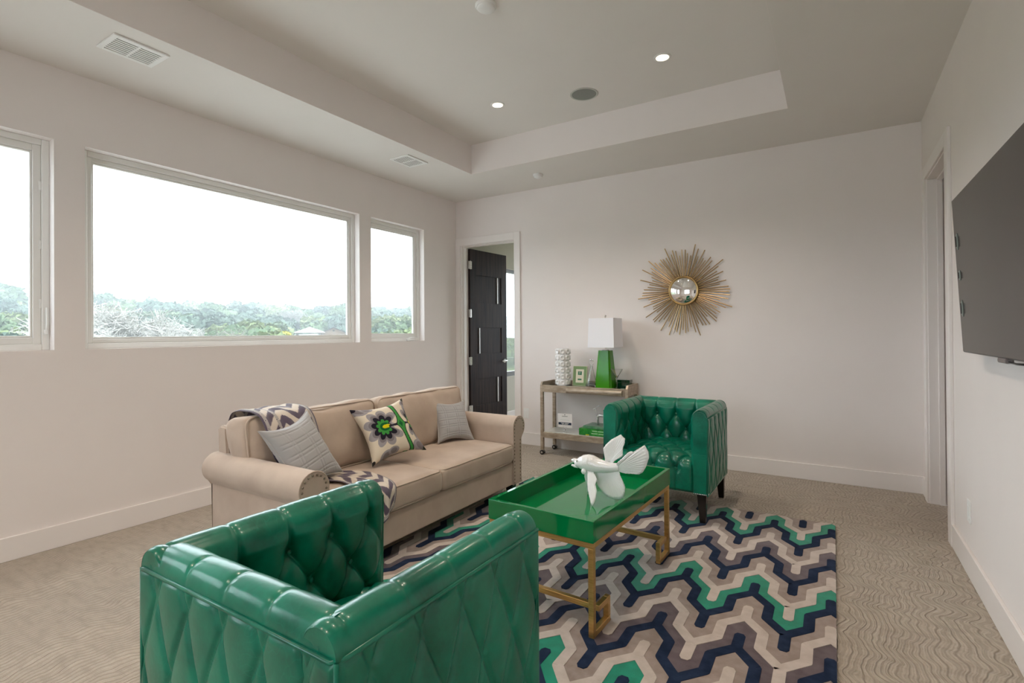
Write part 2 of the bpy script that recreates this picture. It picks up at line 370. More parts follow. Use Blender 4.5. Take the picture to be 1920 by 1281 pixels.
# doorway in the back wall
def casing(name, pts):  # list of boxes
    b = B()
    for p in pts: b.box(*p, .003, 1)
    return struct(b.build(name, trimp))
y = YB
casing('trim_1', [(XL+.002, DX0-.016, y-.02, y+.0, 0, 2.567), (DX1+.006, -3.207, y-.02, y, 0, 2.567), (DX0-.016, DX1+.006, y-.02, y, DZ+.006, 2.567)])
casing('trim_2', [(DX0-.02, DX0, y-.005, y+.14, 0, DZ+.02), (DX1, DX1+.02, y-.005, y+.14, 0, DZ+.02), (DX0, DX1, y-.005, y+.14, DZ, DZ+.02),
                  (DX0, DX0+.012, y+.03, y+.085, 0, DZ), (DX1-.012, DX1, y+.03, y+.085, 0, DZ), (DX0+.012, DX1-.012, y+.03, y+.085, DZ-.012, DZ)])
# the open dark door
d = struct(bpy.data.objects.new('door_1', None)); C.objects.link(d); d.location = (-4.078, 5.497, 0); d.rotation_euler = (0, 0, R(85.6))
# local: x along width from hinge, -y is the face seen from this room (hinge side on +x world)
b = B(); DW = .795
b.box(0, DW, 0, .036, .012, 2.455, .002, 1)
ledge = []
pan = [(.115, .675, 1.745, 2.118), (.115, .675, 1.058, 1.412), (.115, .675, .368, .722)]
xs = [0, .115, .675, DW]
# raised stiles and rails around three recessed panels
b.box(0, .115, -.009, .0, .012, 2.455, .001, 1); b.box(.675, DW, -.009, 0, .012, 2.455, .001, 1)
zs = [.012, .368, .722, 1.058, 1.412, 1.745, 2.118, 2.455]
for i in (0, 2, 4, 6): b.box(.115, .675, -.009, 0, zs[i], zs[i+1], .001, 1)
lf = b.build('door_leaf', espresso, d); lf['kind'] = 'structure'
for xb, (x0, x1, z0, z1) in zip((.588, .190, .588), pan):
    b = B(); b.box(xb-.008, xb+.008, -.012, .002, z0+.004, z1-.004, .002, 1); o = b.build('inlay_strip', satin, lf); o['label'] = 'polished metal strip'
b = B(); b.cyl((.735, -.009, .94), (.735, -.018, .94), .030, n=28); b.cyl((.735, -.018, .94), (.735, -.055, .94), .011, n=16); b.tube([(.735, -.055, .94), (.70, -.062, .942), (.62, -.058, .94)], [.011, .009, .007], 10)
b.cyl((.735, .036, .94), (.735, .045, .94), .030, n=28); b.cyl((.735, .045, .94), (.735, .08, .94), .011, n=16); b.tube([(.735, .08, .94), (.70, .085, .942), (.62, .08, .94)], [.011, .009, .007], 10)
o = b.build('door_handle', chrome, d, True, 40); o['kind'] = 'structure'
for z in (2.24, 1.60, .97, .33):
    b = B(); b.box(-.030, .0, -.012, -.002, z-.052, z+.052, .002, 1); b.box(.002, .034, -.013, -.008, z-.052, z+.052, .002, 1); b.cyl((0, -.014, z-.055), (0, -.014, z+.055), .008, n=12)
    for zz in (-.035, 0, .035): b.sph((.022, -.013, z+zz), .004, 8); b.sph((-.018, -.012, z+zz), .004, 8)
    o = b.build('hinge', chrome, d); o['kind'] = 'structure'

# the room beyond
b = B(); b.box(XL-.25, 1.7, YB+.135, 9.5, -.15, -.001); struct(b.build('floor_beyond', carpet))
b = B(); b.box(XL-.25, 1.7, YB+.135, 9.5, 2.75, 2.85); struct(b.build('ceiling_beyond', room2p))
wall_holes('wall_beyond_left', 'x', XL-.02, -.2, YB+.135, 9.5, 0, 2.85, [(6.0, 8.4, .67, 2.32)], room2p)
wall_holes('wall_beyond_end', 'y', 9.5, .1, XL-.22, 1.7, 0, 2.85, [(-3.9, -1.0, .8, 2.6)], room2p)  # opening in the unseen end wall, added to brighten the far room
b = B(); b.box(1.6, 1.7, YB+.135, 9.5, 0, 2.85); struct(b.build('wall_beyond_right', room2p))
root = struct(bpy.data.objects.new('window_5', None)); C.objects.link(root); root.location = (XL, 6.0, .67)
b = B(); w_, h_ = 2.4, 1.65
for q in ((-.14,-.07,0,.05,0,h_), (-.14,-.07,w_-.05,w_,0,h_), (-.14,-.07,.05,w_-.05,0,.07), (-.14,-.07,.05,w_-.05,h_-.05,h_)): b.box(*q, .003, 1)
b.build('window_frame', MAT('dark_bronze_frame', (.16,.16,.16), .4), root)
b = B(); b.box(-.11, -.105, .04, w_-.04, .04, h_-.04); b.build('pane', pane, root)
base('baseboard_beyond', XL-.02, XL-.004, YB+.14, 9.5)

# doorway in the right wall with a closed door set back in it
x = XR
casing('trim_3', [(x-.02, x, 4.13, RY0-.006, 0, 2.60), (x-.02, x, RY1+.006, RY1+.11, 0, 2.60), (x-.02, x, RY0-.006, RY1+.006, RZ+.006, 2.60)])
casing('trim_4', [(x-.005, x+.14, RY0-.02, RY0, 0, RZ+.02), (x-.005, x+.14, RY1, RY1+.02, 0, RZ+.02), (x-.005, x+.14, RY0, RY1, RZ, RZ+.02),
                  (x+.055, x+.092, RY0, RY0+.014, 0, RZ), (x+.055, x+.092, RY1-.014, RY1, 0, RZ), (x+.055, x+.092, RY0+.014, RY1-.014, RZ-.014, RZ)])
d = struct(bpy.data.objects.new('door_2', None)); C.objects.link(d); d.location = (XR+.095, RY0, 0)
b = B(); b.box(0, .04, .003, RY1-RY0-.003, .01, RZ-.004, .002, 1); o = b.build('door_leaf', MAT('mauve_grey_door', (.42,.35,.32), .5), d); o['kind'] = 'structure'

# electrical plates
def plate(name, label, loc, axis):
    t = thing(name, label, 'wall plate', loc)
    def bx(b, u0, u1, v0, v1, d0, d1, bev): 
        if axis == 'y': b.box(u0, u1, -d1, -d0, v0, v1, bev, 2)
        else: b.box(-d1, -d0, u0, u1, v0, v1, bev, 2)
    b = B(); bx(b, -.038, .038, -.060, .060, 0, .006, .002); b.build('plate', white, t)
    b = B(); bx(b, -.018, .018, -.034, .034, .005, .009, .002); b.build('insert', white, t)
plate('wall_outlet', 'white rectangular wall plate on the back wall between the dark doorway and the bar cart', (-3.14, YB, .372), 'y')
plate('wall_outlet', 'white wall plate low on the right wall below the television', (XR, 3.72, .345), 'x')

# ---- ceiling fittings
def vent(loc, label):
    t = thing('ceiling_vent', label, 'air vent', loc, group='white supply vents in the low ceiling band')
    X, Yh = .12, .145
    b = B()
    for q in ((-X, X, -Yh, -Yh+.028), (-X, X, Yh-.028, Yh), (-X, -X+.028, -Yh+.028, Yh-.028), (X-.028, X, -Yh+.028, Yh-.028), (-X+.028, X-.028, -.006, .006)): b.box(q[0], q[1], q[2], q[3], -.011, 0, .002, 1)
    b.build('frame', white, t)
    b = B()
    for side in (-1, 1):
        for k in range(8):
            xx = -X+.036+k*.0235
            b.box(xx-.001, xx+.013, min(side*.006, side*(Yh-.028)), max(side*.006, side*(Yh-.028)), -.0085, -.0065, M=None)
    b.build('louver', white, t)
    b = B(); b.box(-X+.02, X-.02, -Yh+.02, Yh-.02, -.002, -.0005); b.build('backing', MAT('duct_shadow', (.22,.21,.19), .8), t)
vent((-3.546, 1.425, CH), 'white rectangular ceiling vent nearer the camera above the wide window')
vent((-3.546, 3.790, CH), 'white ceiling vent farther away above the narrow window')
lampglow = MAT('lamp_lens', (1,1,1), .5, emis=(1, .80, .55), es=5)
def downlight(loc, label):
    t = thing('recessed_downlight', label, 'ceiling light', loc, group='round recessed downlights in the tray ceiling')
    b = B(); b.lathe([(.046, -.004), (.058, -.006), (.062, -.003), (.062, 0)], 36); b.build('trim_ring', white, t, True, 50)
    b = B(); b.lathe([(.046, -.004), (.042, -.002), (.0, -.002)], 36); b.build('lens', lampglow, t, True, 50)
    l = bpy.data.lights.new('downlight_lamp', 'SPOT'); l.energy = 52; l.color = (1, .84, .69); l.spot_size = R(125); l.spot_blend = .8; l.shadow_soft_size = .045
    o = bpy.data.objects.new('downlight_lamp', l); C.objects.link(o); o.parent = t; o.location = (0, 0, -.03)
downlight((-2.508, 3.811, TZ), 'glowing recessed downlight near the left back corner of the tray')
downlight((-1.051, 3.808, TZ), 'glowing recessed downlight right of the round ceiling speaker')
downlight((-2.508, 1.6, TZ), 'added unseen downlight over the near end of the sofa')  # out-of-frame lamp added to brighten the sofa front
downlight((-1.051, 1.6, TZ), 'added unseen downlight over the foreground armchair')  # its pair, also out of frame and added for extra fill light
downlight((-2.508, -.6, TZ), 'glowing recessed downlight behind the camera on the window side')
downlight((-1.051, -.6, TZ), 'glowing recessed downlight behind the camera on the right side')
t = thing('ceiling_speaker', 'grey round ceiling speaker between the two glowing downlights', 'speaker', (-1.778, 4.037, TZ))
b = B(); b.lathe([(.103, -.004), (.113, -.006), (.118, -.003), (.118, 0)], 48); b.build('rim', MAT('speaker_rim', (.50,.50,.46), .5), t, True, 40)
b = B(); b.lathe([(.103, -.004), (.05, -.006), (0, -.007)], 48); b.build('grille', noisecol(MAT('speaker_grille', rough=.7), (.20,.21,.19), (.27,.28,.26), 400), t, True)
t = thing('ceiling_sensor', 'white round ceiling disc cut by the top edge of the photo', 'ceiling sensor', (-1.80, 2.612, TZ))
b = B(); b.lathe([(.0, -.034), (.035, -.033), (.052, -.026), (.056, -.018), (.06, -.018), (.066, -.010), (.066, 0)], 40); b.build('cover', white, t, True, 40)
t = thing('smoke_detector', 'small white smoke detector on the low ceiling by the back wall', 'smoke detector', (-2.692, 4.877, CH))
b = B(); b.lathe([(.052, 0), (.052, -.018), (.048, -.022)], 36); b.build('base', white, t, True, 40)
b = B(); b.lathe([(.044, -.022), (.044, -.026), (.04, -.034), (.022, -.044), (.012, -.046), (0, -.046)], 36); b.build('sensor_dome', white, t, True, 40)

# ================================================================ RUG
RX0, RX1, RYa, RYb = -2.355, .004, 1.14, 4.165
navy = noisecol(MAT('rug_navy', rough=.95, spec=.05, sheen=.03), (.011,.021,.050), (.021,.035,.075), 22, bump=.5, bscale=500)
rgreen = noisecol(MAT('rug_green', rough=.95, spec=.1, sheen=.3), (.0,.21,.125), (.0,.27,.165), 22, bump=.5, bscale=500)
taupe = noisecol(MAT('rug_taupe', rough=.95, spec=.1, sheen=.3), (.27,.205,.175), (.34,.27,.235), 22, bump=.5, bscale=500)
cream = noisecol(MAT('rug_cream', rough=.95, spec=.1, sheen=.3), (.50,.425,.375), (.58,.50,.45), 22, bump=.5, bscale=500)
plum = noisecol(MAT('rug_plum', rough=.95, spec=.1, sheen=.3), (.090,.062,.070), (.135,.100,.108), 22, bump=.5, bscale=500)
b = B()
P2 = .168; CX0 = -.02; CY0 = 2.867; DY = .5325
def wave(y0, xa, xb):
    """centre line of one row, left to right: crest, diagonal, drop, diagonal, trough ..."""
    pts = []; k0 = int(math.floor((xa-CX0)/(2*P2)))-1; k1 = int(math.ceil((xb-CX0)/(2*P2)))+1
    for k in range(k0, k1+1):
        cx = CX0 + 2*P2*k
        pts += [(cx, y0, 'c'), (cx+P2/2, y0-.10, ''), (cx+P2/2, y0-.225, ''), (cx+P2, y0-.325, 't'), (cx+1.5*P2, y0-.225, ''), (cx+1.5*P2, y0-.10, '')]
    return pts
b.mi = 2; b.box(RX0, RX1, RYa, RYb, 0, .0105, .004, 2)
rows = []
for n in range(-5, 5):
    rows.append((CY0 + n*DY, 'navy', n)); rows.append((CY0 + n*DY - DY/2, 'cream', n))
rows.sort()
ZF, ZN = .0125, .0145
def disc(x, y, r, z, n=10):
    b.poly([(x+r*math.cos(2*math.pi*i/n), y+r*math.sin(2*math.pi*i/n), z) for i in range(n)])
for (ya, ka, na), (yb_, kb, nb) in zip(rows, rows[1:]):
    A = wave(ya, RX0, RX1); Q = wave(yb_, RX0, RX1)
    if ka == 'cream': b.mi = 2             # cream below, navy above: taupe lies between them
    else: b.mi = 1 if (na % 2 == 0) else 4  # above a navy row: green or plum alternately
    for i in range(len(A)-1):
        p, q, r_, s_ = A[i], A[i+1], Q[i+1], Q[i]
        if abs(p[0]-q[0]) < 1e-6: continue
        b.poly([(p[0], p[1], ZF), (q[0], q[1], ZF), (r_[0], r_[1], ZF), (s_[0], s_[1], ZF)])
zc_ = 0
for y0, k, n in rows:
    b.mi = 0 if k == 'navy' else 3; hw = .0225 if k == 'navy' else .0225
    W = wave(y0, RX0, RX1)
    segs = [(W[i][:2], W[i+1][:2]) for i in range(len(W)-1)]
    if y0-.325 > RYb-.04: segs = []; W = [(p[0], p[1]-.02, p[2]) for p in W if p[2] == 't']
    for p in W:
        if p[2] == 'c': segs.append(((p[0], p[1]), (p[0], p[1]+.100)))
        if p[2] == 't': segs.append(((p[0], p[1]), (p[0], p[1]-.118)))
    for p, q in segs:
        dx, dy = q[0]-p[0], q[1]-p[1]; L = math.hypot(dx, dy); nx, ny = -dy/L*hw, dx/L*hw
        stub = abs(dx) < 1e-6 and L < .12
        h2 = hw if not stub else hw*1.0
        ring = [(p[0]+nx, p[1]+ny), (p[0]-nx, p[1]-ny), (q[0]-nx, q[1]-ny), (q[0]+nx, q[1]+ny)]
        if stub:  # blunt rounded tip
            ux, uy = dx/L, dy/L; ring = [ring[0], ring[1], ring[2], (q[0]-nx*.55+ux*.016, q[1]-ny*.55+uy*.016), (q[0]+nx*.55+ux*.016, q[1]+ny*.55+uy*.016), ring[3]]
        zc_ += 1; zz_ = ZN + (zc_ % 12)*.00006
        b.prism(ring, lambda x, y: (x, y, ZF-.002), lambda x, y: (x, y, zz_))
    for p in W:
        b.prism([(p[0]+hw*math.cos(2*math.pi*i/12+.26), p[1]+hw*math.sin(2*math.pi*i/12+.26)) for i in range(12)], lambda x, y: (x, y, ZF-.002), lambda x, y: (x, y, ZN-.0002))
for co, no in (((RX0+.003,0,0),(-1,0,0)), ((RX1-.003,0,0),(1,0,0)), ((0,RYa+.003,0),(0,-1,0)), ((0,RYb-.003,0),(0,1,0))):
    g = list(b.bm.verts)+list(b.bm.edges)+list(b.bm.faces)
    bmesh.ops.bisect_plane(b.bm, geom=g, plane_co=co, plane_no=no, clear_outer=True)
rug = b.build('area_rug', [navy, rgreen, taupe, cream, plum])
tag(rug, 'patterned area rug of navy, green, taupe, plum and cream interlocking branching bands', 'rug')

# ================================================================ ARMCHAIRS
def crease_h(u, v, u0, v0, du, dv, vtop, bw=.030, sharp=.008):
    """tufting relief in metres-space arrays; v upward, buttons on rows v0, v0-dv/2 ...; above vtop only straight pleats"""
    p = (u-u0)/du + (v-v0)/dv; q = (u-u0)/du - (v-v0)/dv
    dp = np.abs(p-np.round(p)); dq = np.abs(q-np.round(q))
    k = math.hypot(1/du, 1/dv)
    cr = np.maximum(np.exp(-(dp/k/sharp)**2), np.exp(-(dq/k/sharp)**2))
    # nearest button
    best = np.full(u.shape, 1e9)
    i0, i1 = int(np.floor((u.min()-u0)/du))-1, int(np.ceil((u.max()-u0)/du))+1
    j1 = int(np.ceil((v0-v.min())/(dv/2)))+1
    for j in range(0, j1+1):
        off = (j % 2)*du/2
        for i in range(i0, i1+1):
            best = np.minimum(best, (u-(u0+off+i*du))**2 + (v-(v0-j*dv/2))**2)
    bt = np.exp(-best/(bw*bw)); pil = (np.abs(np.sin(np.pi*p))*np.abs(np.sin(np.pi*q)))**.45
    low = .45 + .55*pil - .22*cr - .62*bt
    d_u = np.abs((u-u0)/du - np.round((u-u0)/du))*du
    fade = np.clip((v-vtop)/.08, 0, 1)
    pl = np.exp(-(d_u/sharp)**2); bow = np.abs(np.sin(np.pi*(u-u0)/du))**.5
    hi = (.45+.55*bow*(1-.55*fade)+.25*fade) - (.30)*pl - .62*bt
    t = np.clip((v-(vtop-.012))/.024, 0, 1); t = t*t*(3-2*t)
    return low*(1-t) + hi*t
def quilt_h(u, v, du, dv, w_=.008):
    p = u/du + v/dv; q = u/du - v/dv; k = math.hypot(1/du, 1/dv)
    dp = np.abs(p-np.round(p))/k; dq = np.abs(q-np.round(q))/k
    g = np.maximum(np.exp(-(dp/w_)**2), np.exp(-(dq/w_)**2))
    pil = (np.abs(np.sin(np.pi*p))*np.abs(np.sin(np.pi*q)))**.4
    return pil*.008 - .006*g
CW, CD, CHT, TH, ZB = .755, .755, .775, .098, .192
TB = CHT-.052         # where the rolled top starts
def section(TH_=TH):
    """profile of a padded wall: s -> (d, z, nd, nz); d measured from inner face outward"""
    pts = []; r = TH_/2
    for z in np.linspace(.33, TB, 80)[:-1]: pts.append((0, z, -1, 0))
    for a in np.linspace(0, math.pi*.995, 46): pts.append((r-r*math.cos(a), TB+.052*math.sin(a), -math.cos(a), math.sin(a)))
    return np.array(pts)
def padded(name, umin, umax, org, udir, ddir, buttons_u0, parent, fade_lo, fade_hi, nu):
    S = section(); u = np.linspace(umin, umax, nu)
    s_len = np.concatenate([[0], np.cumsum(np.hypot(np.diff(S[:,0]), np.diff(S[:,1])))]); V = S[0,1]+s_len   # running height
    U, VV = np.meshgrid(u, V, indexing='ij')
    h = crease_h(U, VV, buttons_u0, .655, .158, .235, .655)
    arc = np.clip((VV-(TB-.02))/.06, 0, 1)
    amp = .030*(1-arc)+.009*arc
    edge = np.ones_like(U)
    if fade_lo: edge = np.minimum(edge, np.clip((U-umin)/fade_lo, 0, 1))
    if fade_hi: edge = np.minimum(edge, np.clip((umax-U)/fade_hi, 0, 1))
    edge = edge**.6
    low = np.clip((VV-S[0,1])/.05, 0, 1)
    endf = np.clip((V[-1]-VV)/.045, 0, 1)
    H = (h*amp)*edge*endf
    og, ud, dd = (np.array(v, float) for v in (org, udir, ddir)); z = np.array([0, 0, 1.])
    P = og + U[...,None]*ud + (S[None,:,0]-0 + H*S[None,:,2])[...,None]*dd + (S[None,:,1]+H*S[None,:,3])[...,None]*z
    return npgrid(name, P, greenleather, parent)
def armchair(name, label):
    t = thing(name, label, 'armchair', group='green tufted leather armchairs')
    hw, hd = CW/2, CD/2; iw = hw-TH
    # inner frame (filler under the leather)
    b = B()
    b.box(-hw+.02, hw-.02, -hd+.02, hd-.02, ZB+.004, .36, .01, 2)
    r = TH/2
    core = [(.006, ZB+.004), (.006, TB)] + [(r-(r-.007)*math.cos(a), TB+.045*math.sin(a)) for a in np.linspace(0, math.pi, 22)[1:-1]] + [(TH-.010, TB), (TH-.010, ZB+.004)]
    cap = [(.0008, .34), (.0008, TB)] + [(r-(r-.0008)*math.cos(a), TB+.0515*math.sin(a)) for a in np.linspace(0, math.pi, 40)[1:-1]] + [(TH-.012, TB), (TH-.012, .34)]
    for s in (-1, 1):
        b.prism(core, lambda dd, z: (s*(iw+dd), -hd+.010, z), lambda dd, z: (s*(iw+dd), hd-.012, z))
        b.prism(cap, lambda dd, z: (s*(iw+dd), hd-.016, z), lambda dd, z: (s*(iw+dd), hd-.0005, z))
    b.prism(core, lambda dd, z: (-iw-.02, hd-TH+dd, z), lambda dd, z: (iw+.02, hd-TH+dd-.0005, z))
    b.build('frame', greenleather, t, True, 35)
    # padded inner faces and rolled tops
    padded('inside_back', -iw-.05, iw+.05, (0, hd-TH, 0), (1,0,0), (0,1,0), 0.0, t, .0, .0, 170)
    padded('inside_arm', 0, CD-.012, (-iw, hd, 0), (0,-1,0), (-1,0,0), TH+.10, t, .018, .05, 190)
    padded('inside_arm', 0, CD-.012, (iw, hd, 0), (0,-1,0), (1,0,0), TH+.10, t, .018, .05, 190)
    # outside quilted panels
    def quilt(nm, L, org, ud, nd):
        nu, nv = int(L/.0042), int((TB-ZB)/.0042)
        U, V = np.meshgrid(np.linspace(0, L, nu), np.linspace(ZB, TB, nv), indexing='ij')
        H = quilt_h(U-L/2, V-.33, .146, .34) ; e = np.minimum(np.minimum(U, L-U), np.minimum(V-ZB, TB-V)); H = H*np.clip(e/.012, 0, 1) + .010*np.sin(np.pi*np.clip(U/L, 0, 1))*np.sin(np.pi*(V-ZB)/(TB-ZB))
        P = np.array(org, float) + U[...,None]*np.array(ud, float) + H[...,None]*np.array(nd, float) + V[...,None]*np.array([0,0,1.])
        npgrid(nm, P, greenleather, t)
    quilt('outside_back', CW, (-hw, hd, 0), (1,0,0), (0,1,0))
    quilt('outside_arm', CD, (-hw, -hd, 0), (0,1,0), (-1,0,0))
    quilt('outside_arm', CD, (hw, -hd, 0), (0,1,0), (1,0,0))
    # arm front panels with rounded tops
    for s in (-1, 1):
        r = TH/2; pr = [(0, ZB), (0, TB)] + [(r-r*math.cos(a), TB+.050*math.sin(a)) for a in np.linspace(0, math.pi, 18)[1:-1]] + [(TH, TB), (TH, ZB)]
        b = B(); f = lambda yy: (lambda dd, z: (s*(iw+dd), yy, z))
        b.prism(pr, f(-hd+.014), f(-hd))
        ed = [e for e in b.bm.edges if all(abs(v.co.y+hd) < 1e-4 for v in e.verts)]
        bmesh.ops.bevel(b.bm, geom=ed, offset=.009, segments=4, affect='EDGES')
        fr = b.build('arm_front', greenleather, t, True, 50)
        b = B(); b.tube([(s*(iw+.001), -hd-.0008, .47), (s*(hw-.001), -hd-.0008, .47)], .0012, 6); b.build('seam', greenleather, fr)
        b = B()
        for k in range(8): b.sph((s*(iw+.008+k*.0116), -hd-.001, ZB+.008), .0048, 8)
        for k in range(3): b.sph((s*(hw+.001), -hd+.010+k*.012, ZB+.008), .0048, 8)
        o = b.build('nail_trim', chrome, fr, True); o['label'] = 'bright nailhead trim'
    # piping round the top outer edge and down the corners
    b = B(); z = TB+.001
    pp = []
    def sag(p): return p
    b.tube([(-hw-.001, -hd+.005, z), (-hw-.001, -hd+.2, z+.001), (-hw-.001, 0, z+.002), (-hw-.001, hd-.02, z), (-hw+.012, hd+.002, z), (0, hd+.002, z+.002), (hw-.012, hd+.002, z), (hw+.001, hd-.02, z), (hw+.001, 0, z+.002), (hw+.001, -hd+.005, z)], .0055, 8)
    for s in (-1, 1):
        b.tube([(s*(hw-.001), hd-.001, ZB), (s*(hw-.001), hd-.001, z)], .005, 8)
        b.tube([(s*(hw), -hd+.004, ZB), (s*(hw), -hd+.004, z)], .0035, 8)
    b.tube([(-hw, -hd+.004, ZB), (-hw, hd, ZB), (hw, hd, ZB), (hw, -hd+.004, ZB)], .005, 8)
    b.build('piping', greenleather, t, True)
    # tufted seat: one sheet over the top, round the front edge and down to the base
    yb_, yf = hd-TH+.01, -hd+.028; zt = .405; rr = .05
    prof = [(y_, zt, 0, 1) for y_ in np.linspace(yb_, yf+rr, 110)[:-1]]
    prof += [(yf+rr-rr*math.sin(a), zt-rr+rr*math.cos(a), -math.sin(a), math.cos(a)) for a in np.linspace(0, math.pi/2, 26)]
    prof += [(yf, z_, -1, 0) for z_ in np.linspace(zt-rr, ZB+.004, 48)[1:]]
    prof = np.array(prof); sl = np.concatenate([[0], np.cumsum(np.hypot(np.diff(prof[:,0]), np.diff(prof[:,1])))])
    V = sl; L = sl[-1]
    U, VV = np.meshgrid(np.linspace(-iw-.004, iw+.004, 150), V, indexing='ij')
    sb = np.interp(-.355, -prof[:,1][prof[:,0] < yf+1e-4], sl[prof[:,0] < yf+1e-4])
    h = crease_h(U, VV, 0.0, sb, .158, .25, sb)
    sb_rows = crease_h(U, 2*sb-VV, 0.0, sb, .158, .25, 9)
    top = crease_h(U, -VV+sb, 0.0, 0.0, .158, .25, 99)
    tt = np.clip((VV-(sb-.012))/.024, 0, 1)
    Hh = (top*(1-tt) + h*tt)*.030
    crown = .030*np.cos(np.pi*np.clip(U/(2*iw), -.5, .5))*np.clip((sb-VV)/.1, 0, 1)
    edge = np.clip((iw+.004-np.abs(U))/.02, 0, 1)**.6*np.clip((L-VV)/.02, 0, 1)
    H = (Hh+crown)*edge
    P = np.stack([U, prof[None,:,0]+H*prof[None,:,2], prof[None,:,1]+H*prof[None,:,3]], -1)
    seat = npgrid('seat', P, greenleather, t)
    # covered buttons
    def btn(nm, pts, par):
        for c, n_ in pts:
            b = B(); b.sph((0,0,0), .0085, 12, (1,1,.5)); o = b.build(nm, greenleather, par, True); o.location = c; o.rotation_euler = Vector(n_).to_track_quat('Z', 'Y').to_euler()
    pts = []
    for i in (-1, 0, 1): pts.append(((i*.158, hd-TH-.004, .655), (0,-1,0)))
    for i in (-1.5, -.5, .5, 1.5):
        if abs(i*.158) < iw-.02: pts.append(((i*.158, hd-TH-.004, .5375), (0,-1,0)))
    for s in (-1, 1):
        for k in range(3): pts.append(((s*(iw-.004), hd-(TH+.10)-k*.158, .655), (-s,0,0)))
        for k in range(3): pts.append(((s*(iw-.004), hd-(TH+.179)-k*.158, .5375), (-s,0,0)))
    for i in (-1, 0, 1): pts.append(((i*.158, yf-.0035, .355), (0,-1,0)))
    btn('button', pts, t)
    # tapered black legs
    for sx in (-1, 1):
        for sy in (-1, 1):
            b = B(); n = 4
            cx, cy = sx*(hw-.042), sy*(hd-.042); ox, oy = cx+sx*.006, cy+sy*.010
            tp = [(cx+dx*.031, cy+dy*.031, ZB+.006) for dx, dy in ((-1,-1),(1,-1),(1,1),(-1,1))]; bt = [(ox+dx*.019, oy+dy*.019, 0.001) for dx, dy in ((-1,-1),(1,-1),(1,1),(-1,1))]
            va = [b.bm.verts.new(p) for p in tp]; vb = [b.bm.verts.new(p) for p in bt]
            b.bm.faces.new(va); b.bm.faces.new(vb[::-1])
            for i in range(4): b.bm.faces.new((va[i], vb[i], vb[(i+1)%4], va[(i+1)%4]))
            bmesh.ops.bevel(b.bm, geom=list(b.bm.edges), offset=.003, segments=2, affect='EDGES')
            b.build('leg', darkwood, t)
    return t
def copy_tree(o, parent=None):
    c = o.copy(); C.objects.link(c); c.parent = parent
    for ch in list(o.children): copy_tree(ch, c)
    return c
ch1 = armchair('armchair', 'green tufted leather armchair in the foreground with its quilted back to the camera')
ch2 = copy_tree(ch1); ch2['label'] = 'green tufted leather armchair facing the camera in front of the bar cart'
ch1.location = (-1.150, 1.005, .0152); ch1.rotation_euler = (0, 0, R(180))
ch2.location = (-1.118, 4.080, .0080); ch2.rotation_euler = (R(-1.25), 0, 0)   # front legs on the rug, rear legs on the carpet

# ================================================================ SOFA
SXF, SXB = -2.205, -3.06
sofa = thing('sofa', 'beige two-cushion sofa with rolled nailhead arms under the windows', 'sofa', (-2.63, 2.65, .0))
def S(p): return (p[0]+2.63, p[1]-2.65, p[2])
OX, OY = 2.63, -2.65
def sbox(b, x0, x1, y0, y1, z0, z1, bev=.01, seg=3): b.box(x0+OX, x1+OX, y0+OY, y1+OY, z0, z1, bev, seg)
b = B(); sbox(b, SXB+.02, SXF-.012, 1.70, 3.60, .105, .288, .012)
b.build('base_frame', sofafab, sofa, True, 40)
# raked back frame
b = B(); pr = [(SXB, .10), (SXB-.03, .79), (SXB+.0, .81), (SXB+.06, .80), (SXB+.10, .28), (SXB+.10, .10)]
b.prism(pr, lambda x, z: (x+OX, 1.665+OY, z), lambda x, z: (x+OX, 3.645+OY, z))
bmesh.ops.bevel(b.bm, geom=[e for e in b.bm.edges], offset=.012, segments=3, affect='EDGES'); b.build('back_frame', sofafab, sofa, True, 50)
def arm_outline(s, yc, r=.087, zc=.565):
    """s=-1: arm whose outer side looks to -y (near the camera); returns (y,z)"""
    pts = [(yc - s*r*.985, .105), (yc - s*r*.985, .43)]
    for a in np.linspace(0, 232, 30): 
        pts.append((yc - s*r*math.cos(R(a)), zc + r*math.sin(R(a))))
    pts += [(yc + s*.030, zc-.095), (yc + s*.030, .105)]
    return pts
def make_arm(s, yc):
    pr = arm_outline(s, yc)
    b = B(); b.prism(pr, lambda y_, z: (SXB-.035+OX, y_+OY, z), lambda y_, z: (SXF+OX, y_+OY, z))
    ed = [e for e in b.bm.edges if all(abs(v.co.x-(SXF+OX)) < 1e-4 for v in e.verts) or all(abs(v.co.x-(SXB-.035+OX)) < 1e-4 for v in e.verts)]
    bmesh.ops.bevel(b.bm, geom=ed, offset=.005, segments=2, affect='EDGES')
    a = b.build('arm', sofafab, sofa, True, 35)
    # welt round the front panel and nailheads inside it
    zc = .565; r = .087
    b = B(); b.tube([(SXF+OX-.003, y_+OY, z) for y_, z in pr], .0045, 8); b.build('welt', sofafab, a, True)
    b = B(); ins = .016; path = [(yc - s*(r-ins), z) for z in np.arange(.12, zc, .029)]
    path += [(yc - s*(r-ins)*math.cos(R(q)), zc+(r-ins)*math.sin(R(q))) for q in np.arange(14, 215, 21)]
    path += [(yc + s*(.030-.013), z) for z in np.arange(.455, .11, -.029)]
    b.bm.free(); b = B(); b.sph((0, 0, 0), .0065, 8, (.6, 1, 1)); o = b.build('nailhead', MAT('pewter_nails', (.30,.25,.20), .35, metal=1), a, True); nme = o.data
    for i, (y_, z) in enumerate(path):
        if i: o = bpy.data.objects.new('nailhead', nme); C.objects.link(o); o.parent = a
        o.location = (SXF+OX+.0005, y_+OY, z); o['label'] = 'small dark round nailhead'
make_arm(-1, 1.665); make_arm(1, 3.640)
